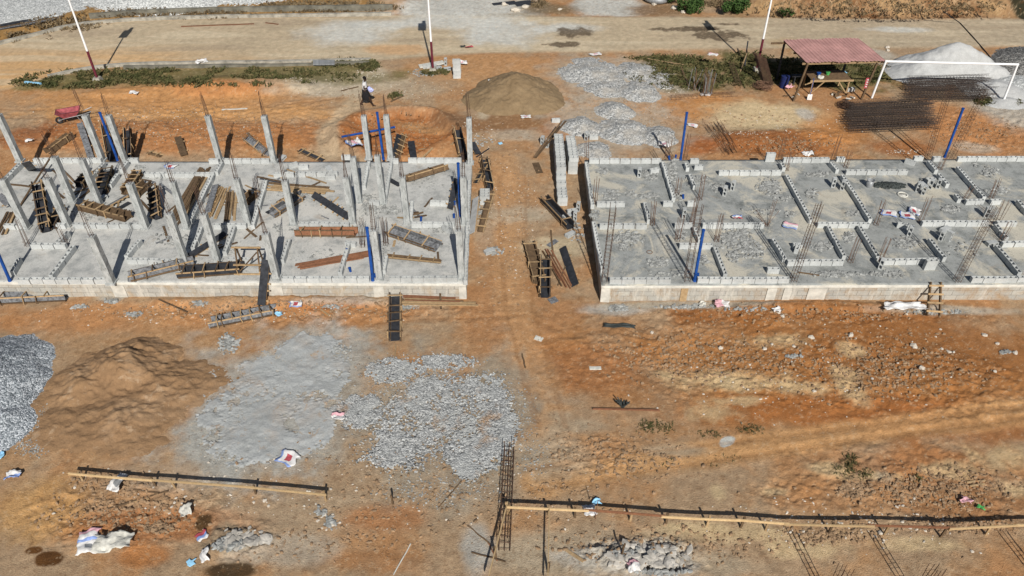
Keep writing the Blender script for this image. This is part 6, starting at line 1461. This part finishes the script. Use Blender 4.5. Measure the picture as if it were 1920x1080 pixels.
def scatter(name, label, cat, mat, zones, place, rmin, rmax, seed, flatten=.6, mul=1.0):
    rg = random.Random(seed); m = MB()
    for px, py, rx, ry, n in zones:
        n = int(n*mul)
        for _ in range(n):
            t = rg.random()*6.283; r = math.sqrt(rg.random()); r = r*(.4+.6*rg.random())
            p = place(px+rx*r*math.cos(t), py+ry*r*math.sin(t)); q = rmin+(rmax-rmin)*rg.random()**2.5
            m.lump((p.x, p.y, p.z+q*.15), q, rg, (1.2, .8, flatten))
    o = m.build(name, mat); o['kind'] = 'stuff'; o['label'] = label; o['category'] = cat; return o
scatter('concrete_rubble', 'broken concrete chips strewn over the right slab', 'rubble', M_CHIP,
  [(1130, 322, 12, 7, 90), (1216, 330, 18, 14, 140), (1145, 366, 22, 12, 160), (1215, 368, 34, 7, 140), (1182, 363, 12, 6, 40), (1180, 445, 36, 16, 320), (1170, 462, 16, 10, 60), (1234, 492, 22, 10, 180), (1262, 320, 12, 30, 140), (1272, 362, 12, 22, 90), (1350, 352, 26, 12, 160), (1445, 352, 26, 16, 330), (1465, 372, 26, 10, 60),
   (1535, 327, 30, 6, 130), (1520, 362, 14, 12, 110), (1380, 445, 34, 24, 420), (1410, 468, 30, 22, 380), (1375, 480, 16, 14, 120), (1278, 440, 14, 14, 110), (1318, 487, 14, 10, 120), (1480, 402, 14, 10, 70), (1540, 462, 24, 12, 150), (1592, 445, 14, 12, 140), (1570, 514, 60, 8, 260), (1665, 514, 40, 7, 160), (1698, 455, 30, 14, 170), (1782, 392, 22, 8, 170),
   (1858, 322, 22, 12, 160), (1872, 358, 30, 8, 160), (1828, 308, 6, 4, 30), (1740, 338, 26, 5, 80), (1115, 404, 10, 10, 70), (1800, 470, 40, 16, 40), (1250, 515, 60, 8, 50), (1430, 395, 50, 8, 40), (1380, 450, 44, 30, 200), (1440, 350, 34, 20, 140), (1600, 400, 20, 6, 60), (1310, 340, 30, 14, 90)], S, .014, .10, 3, .6, 1.3)
scatter('concrete_rubble', 'broken concrete chips strewn over the left slab', 'rubble', M_CHIP,
  [(700, 390, 36, 22, 220), (735, 395, 28, 10, 130), (690, 370, 20, 8, 80), (560, 430, 24, 10, 80), (262, 313, 12, 5, 40), (690, 312, 10, 8, 40), (300, 400, 12, 10, 40), (470, 400, 12, 12, 40), (440, 470, 26, 12, 50), (720, 470, 12, 20, 60), (80, 412, 14, 10, 60), (820, 430, 30, 10, 60), (408, 495, 16, 5, 60), (520, 425, 10, 10, 40), (300, 330, 40, 10, 60), (160, 400, 60, 20, 120), (560, 360, 60, 20, 120), (330, 450, 80, 20, 120), (800, 340, 40, 20, 60), (600, 480, 60, 20, 80)], S, .014, .08, 4, .6, 1.3)
scatter('grey_rubble', 'grey mortar crumbs at the foot of the plinths', 'rubble', M_CHIP,
  [(1160, 578, 24, 8, 160), (1290, 575, 70, 5, 160), (1400, 580, 60, 5, 60), (1760, 585, 80, 6, 160), (210, 565, 16, 6, 90), (150, 575, 20, 6, 60), (250, 590, 20, 6, 120), (375, 570, 20, 8, 80), (430, 645, 24, 22, 300), (620, 575, 30, 5, 60), (770, 575, 24, 8, 110), (905, 400, 14, 20, 120), (925, 470, 24, 10, 120), (1075, 420, 14, 14, 80), (900, 265, 30, 16, 60),
   (1080, 440, 20, 20, 50), (800, 137, 40, 8, 200), (640, 655, 30, 10, 60), (1800, 560, 30, 3, 20), (1490, 668, 20, 5, 60), (1885, 660, 12, 5, 40), (620, 980, 16, 18, 80), (600, 960, 14, 12, 40), (430, 1020, 40, 16, 220), (1200, 1040, 60, 20, 380), (1240, 1070, 60, 12, 260)], G, .015, .085, 5)
scatter('mortar_lumps', 'jagged grey mortar lumps dumped at the bottom edge', 'rubble', M_CRUST, [(1215, 1042, 85, 28, 190), (1180, 1055, 40, 14, 60), (455, 1010, 55, 22, 90), (1250, 1060, 40, 12, 50)], G, .03, .17, 9, .35)
scatter('earth_clods', 'brown earth crumbs scattered over the bare ground', 'clods', M_CLOD,
  [(1300, 670, 240, 70, 1500), (1650, 690, 260, 80, 1700), (1740, 920, 200, 60, 1200), (1600, 920, 40, 24, 320), (1800, 985, 140, 20, 600), (1560, 1000, 120, 30, 450), (230, 960, 200, 60, 700), (300, 990, 40, 14, 300), (330, 235, 340, 50, 1400), (745, 250, 130, 50, 520), (1480, 272, 140, 24, 520), (1830, 250, 120, 40, 420), (500, 580, 460, 28, 900), (900, 900, 500, 150, 1100), (960, 420, 90, 180, 700), (1150, 850, 160, 60, 500), (1650, 15, 280, 20, 520), (200, 900, 100, 30, 250), (1250, 1020, 320, 50, 500), (600, 1010, 240, 60, 200), (1500, 590, 380, 24, 500), (1300, 230, 240, 40, 420), (760, 180, 160, 30, 300)], G, .012, .07, 6, .7)
scatter('pale_pebbles', 'tiny pale pebbles scattered over the bare ground', 'pebbles', M_STONE,
  [(1500, 700, 400, 120, 200), (700, 900, 620, 140, 220), (400, 590, 420, 30, 130), (960, 420, 90, 180, 160), (700, 170, 300, 30, 160), (300, 230, 300, 50, 180), (1500, 230, 350, 50, 160), (1600, 980, 320, 60, 200), (1250, 170, 60, 8, 40), (900, 250, 60, 40, 60), (560, 150, 40, 12, 60), (690, 140, 40, 20, 120), (1690, 285, 40, 6, 60), (1390, 250, 60, 5, 60)], G, .018, .05, 7)
scatter('spilled_gravel', 'grey gravel grains spilled around the gravel spread', 'gravel', M_CHIP,
  [(800, 770, 190, 130, 2200), (960, 780, 60, 90, 420), (820, 920, 150, 40, 420), (70, 760, 26, 90, 500), (1160, 200, 130, 80, 900), (1110, 285, 70, 20, 260), (1000, 860, 40, 50, 120), (60, 840, 40, 20, 200)], G, .012, .04, 8)
b = S(1668, 348); m = MB()
for k in range(260):
    t = rnd.random()*6.28; r = math.sqrt(rnd.random()); m.lump((r*.75*math.cos(t), r*.28*math.sin(t), .10*(1-r)), rnd.uniform(.03, .09), rnd)
o = m.build('dark_sand', M_TARP, None, True, tuple(b)); tag(o, 'low heap of black sand right of the metal bucket, right slab', 'sand heap')
for px, py, n, r, h, lb in [(1430, 166, 60, .55, .45, 'tangle of bent grey wire on the ground near the lamp pole'), (1588, 201, 60, .5, .35, 'dark tangle of binding wire at the end of the front cage stack'), (1168, 764, 16, .35, .3, 'dark bundle of dry brush under the reddish board')]:
    b = G(px, py); m = MB(); rg = random.Random(px)
    for k in range(n):
        a = rg.random()*6.28; c = Vector((rg.uniform(-.3, .3)*r, rg.uniform(-.3, .3)*r, h*rg.uniform(.1, .7))); q = r*rg.uniform(.4, .9); tl = rg.uniform(-.5, .5)
        if px == 1168: m.tube([c*.3, c+Vector((q*math.cos(a), q*math.sin(a)*.6, rg.uniform(0, .25)))], .022, 4); continue
        pts = [c+Vector((q*math.cos(a+t*.7), q*math.sin(a+t*.7), tl*q*math.sin(t)*.5)) for t in range(5)]
        for p_ in pts: p_.z = max(p_.z, .01)
        m.tube(pts, .014, 4)
    tag(m.build('wire_tangle' if n > 20 else 'dry_brush', M_RUSTL if px == 1430 else (M_TARP if px == 1168 else M_RUST), None, False, tuple(b)), lb, 'wire' if n > 20 else 'brush')
for px, py, n, h, lb in [(1324, 178, 22, 1.6, 'upright bundle of grey rods capped with white, grassy patch'), (1300, 170, 10, 1.3, 'thin splayed rods left of the capped rod bundle')]:
    b = G(px, py); o = thing('rod_bundle', tuple(b), lb, 'steel rods')
    for k in range(n):
        m = MB(); x, y = rnd.uniform(-.32, .32), rnd.uniform(-.12, .12); m.tube([(x, y, 0), (x*1.05+rnd.uniform(-.1, .15)*(3 if n < 15 else 1), y+.05, h*rnd.uniform(.6, 1.05))], .014, 4); m.build('rod', M_STEELG if k % 2 else M_RUSTL, o)
    if n > 15:
        m = MB()
        for k in range(9): m.lump((rnd.uniform(-.3, .3), rnd.uniform(-.15, .1), .05), .1, rnd)
        m.build('white_cap', M_BAGW, o)
b = G(1431, 158); o = thing('stirrup_stack', tuple(b), 'tall leaning stack of rusty stirrups right of the lamp pole by the shed', 'steel stirrups', None, R(10))
for k in range(34):
    m = MB()
    t = k/33; c = Vector((-.55*t+.25, .55*t, .05+1.5*t)); s = .33
    sq = [c+Vector((x*s, y*s*.8, -x*.14)) for x, y in ((-1, -1), (1, -1), (1, 1), (-1, 1), (-1, -1))]
    for p_, q in zip(sq[:-1], sq[1:]): m.tube([p_, q], .013, 4)
    m.build('stirrup', M_RUST, o)
pts = [G(x, y, .03) for x, y in [(1765, 14), (1768, 22), (1800, 44), (1824, 70), (1850, 100), (1866, 120), (1890, 138), (1925, 160)]]
m = MB(); m.tube([p_-pts[0] for p_ in pts], .03, 6); tag(m.build('black_cable', M_BLACK, None, False, tuple(pts[0])), 'long black cable running down across the road at the right', 'cable')
for (x, y, k) in [(946, 6, 0), (975, 5, 1), (990, 8, 2)]: plank(G(x-22, y+3), G(x+20, y-2), 'dark scrap %s in the rubbish beyond the road' % ['plank, left one,', 'sheet, middle one,', 'plank, right one,'][k], .4, .06, M_PLY)

# ------------------------------------------------------------------ grass and shrubs
def grass(name, label, mat, zones, seed, hmin, hmax, place=G):
    rg = random.Random(seed); m = MB()
    for px, py, rx, ry, n in zones:
        for _ in range(n):
            t = rg.random()*6.283; r = math.sqrt(rg.random())*(.6+.55*rg.random()); x, y = px+rx*r*math.cos(t), py+ry*r*math.sin(t); p = place(x, y)
            if vnoise(p.x*1.1, p.y*1.1, 9) < .32: continue
            for _b in range(4):
                a = rg.random()*6.283; h = rg.uniform(hmin, hmax); w = h*.16; d = Vector((math.cos(a), math.sin(a), 0)); s = Vector((-d.y, d.x, 0))
                q = p+Vector((rg.uniform(-.12, .12), rg.uniform(-.12, .12), -.01)); m.quad([q-s*w, q+s*w, q+d*h*.45+s*w*.7+Vector((0, 0, h*.7)), q+d*h*.95+Vector((0, 0, h*.75))])
    o = m.build(name, mat); o['kind'] = 'stuff'; o['label'] = label; o['category'] = 'grass'
grass('green_grass', 'short green grass along the southern kerb and behind the gravel piles', M_GRASS,
  [(360, 145, 300, 17, 2600), (130, 155, 110, 12, 900), (650, 120, 60, 10, 160), (690, 125, 20, 10, 160), (1290, 138, 105, 28, 1700), (1250, 112, 70, 8, 300), (1400, 130, 55, 32, 900), (1570, 138, 120, 22, 1300), (1480, 130, 60, 20, 500), (815, 137, 26, 5, 160), (1848, 190, 20, 8, 160), (1880, 192, 12, 4, 40), (1905, 194, 10, 4, 50), (740, 180, 14, 5, 50), ], 11, .10, .24)
grass('sparse_weeds', 'small scattered green weeds on the bare earth at lower right', M_GRASS,
  [(1235, 803, 36, 12, 70), (1212, 798, 12, 10, 50), (1330, 815, 28, 8, 26), (1408, 806, 26, 8, 50), (1595, 870, 13, 22, 110), (1622, 890, 16, 8, 40), (1740, 890, 10, 6, 30), (1570, 885, 14, 10, 20), (1290, 870, 70, 14, 36), (1715, 897, 26, 6, 20), (1370, 860, 30, 6, 8)], 15, .03, .09)
grass('dry_grass', 'straw-coloured dry grass on the bank beyond the northern kerb', M_STRAW,
  [(600, 14, 150, 11, 900), (330, 26, 190, 10, 500), (120, 45, 80, 14, 260), (40, 70, 60, 10, 160), (1010, 8, 16, 8, 80), (1650, 14, 270, 18, 420), (1350, 8, 60, 8, 200), (1300, 12, 20, 10, 80)], 12, .08, .26)
def shrub(px, py, rx, ry, h, label, n=900):
    b = G(px, py); o = thing('green_shrub', tuple(b), label, 'shrub', 'green shrubs at the far roadside'); rg = random.Random(px); m = MB()
    cl = [(rg.uniform(-.8, .8)*rx, rg.uniform(-.8, .8)*ry, rg.uniform(.3, .9)*h, rg.uniform(.25, .45)*h) for _ in range(14)]
    for k in range(n):
        c = cl[rg.randrange(len(cl))]; v = Vector((rg.gauss(0, 1), rg.gauss(0, 1), rg.gauss(0, 1))).normalized()*c[3]*rg.uniform(.5, 1.15); p = Vector(c[:3])+v
        if p.z < .02: p.z = rg.uniform(.02, .2)
        a = Vector((rg.gauss(0, 1), rg.gauss(0, 1), rg.gauss(0, .6))).normalized()*.09; s = a.cross(Vector((rg.gauss(0, 1), rg.gauss(0, 1), rg.gauss(0, 1)))).normalized()*.05
        m.quad([p-a, p+s, p+a, p-s])
    m.build('foliage', M_LEAF, o); m = MB()
    for c in cl[:8]: m.tube([(c[0]*.3, c[1]*.3, -.05), (c[0]*.7, c[1]*.7, c[2]*.5), c[:3]], .018, 4)
    m.build('stem', M_WOODO, o)
shrub(1296, 24, .95, .7, .9, 'leafy green shrub beyond the road beside pale boulders', 1500); shrub(1378, 26, 1.0, .6, .95, 'bright green shrub beyond the road left of the lamp pole', 1600)
shrub(1472, 29, .55, .3, .4, 'low green shrub at the bank foot right of the lamp pole', 500); shrub(1262, 6, .6, .5, .8, 'green shrub behind the boulders at the top edge', 700)
for lb, names in SEEN.items():
    if len(names) > 1 and not bpy.data.objects[names[0]].get('group'): print('SHARED LABEL', lb, names)
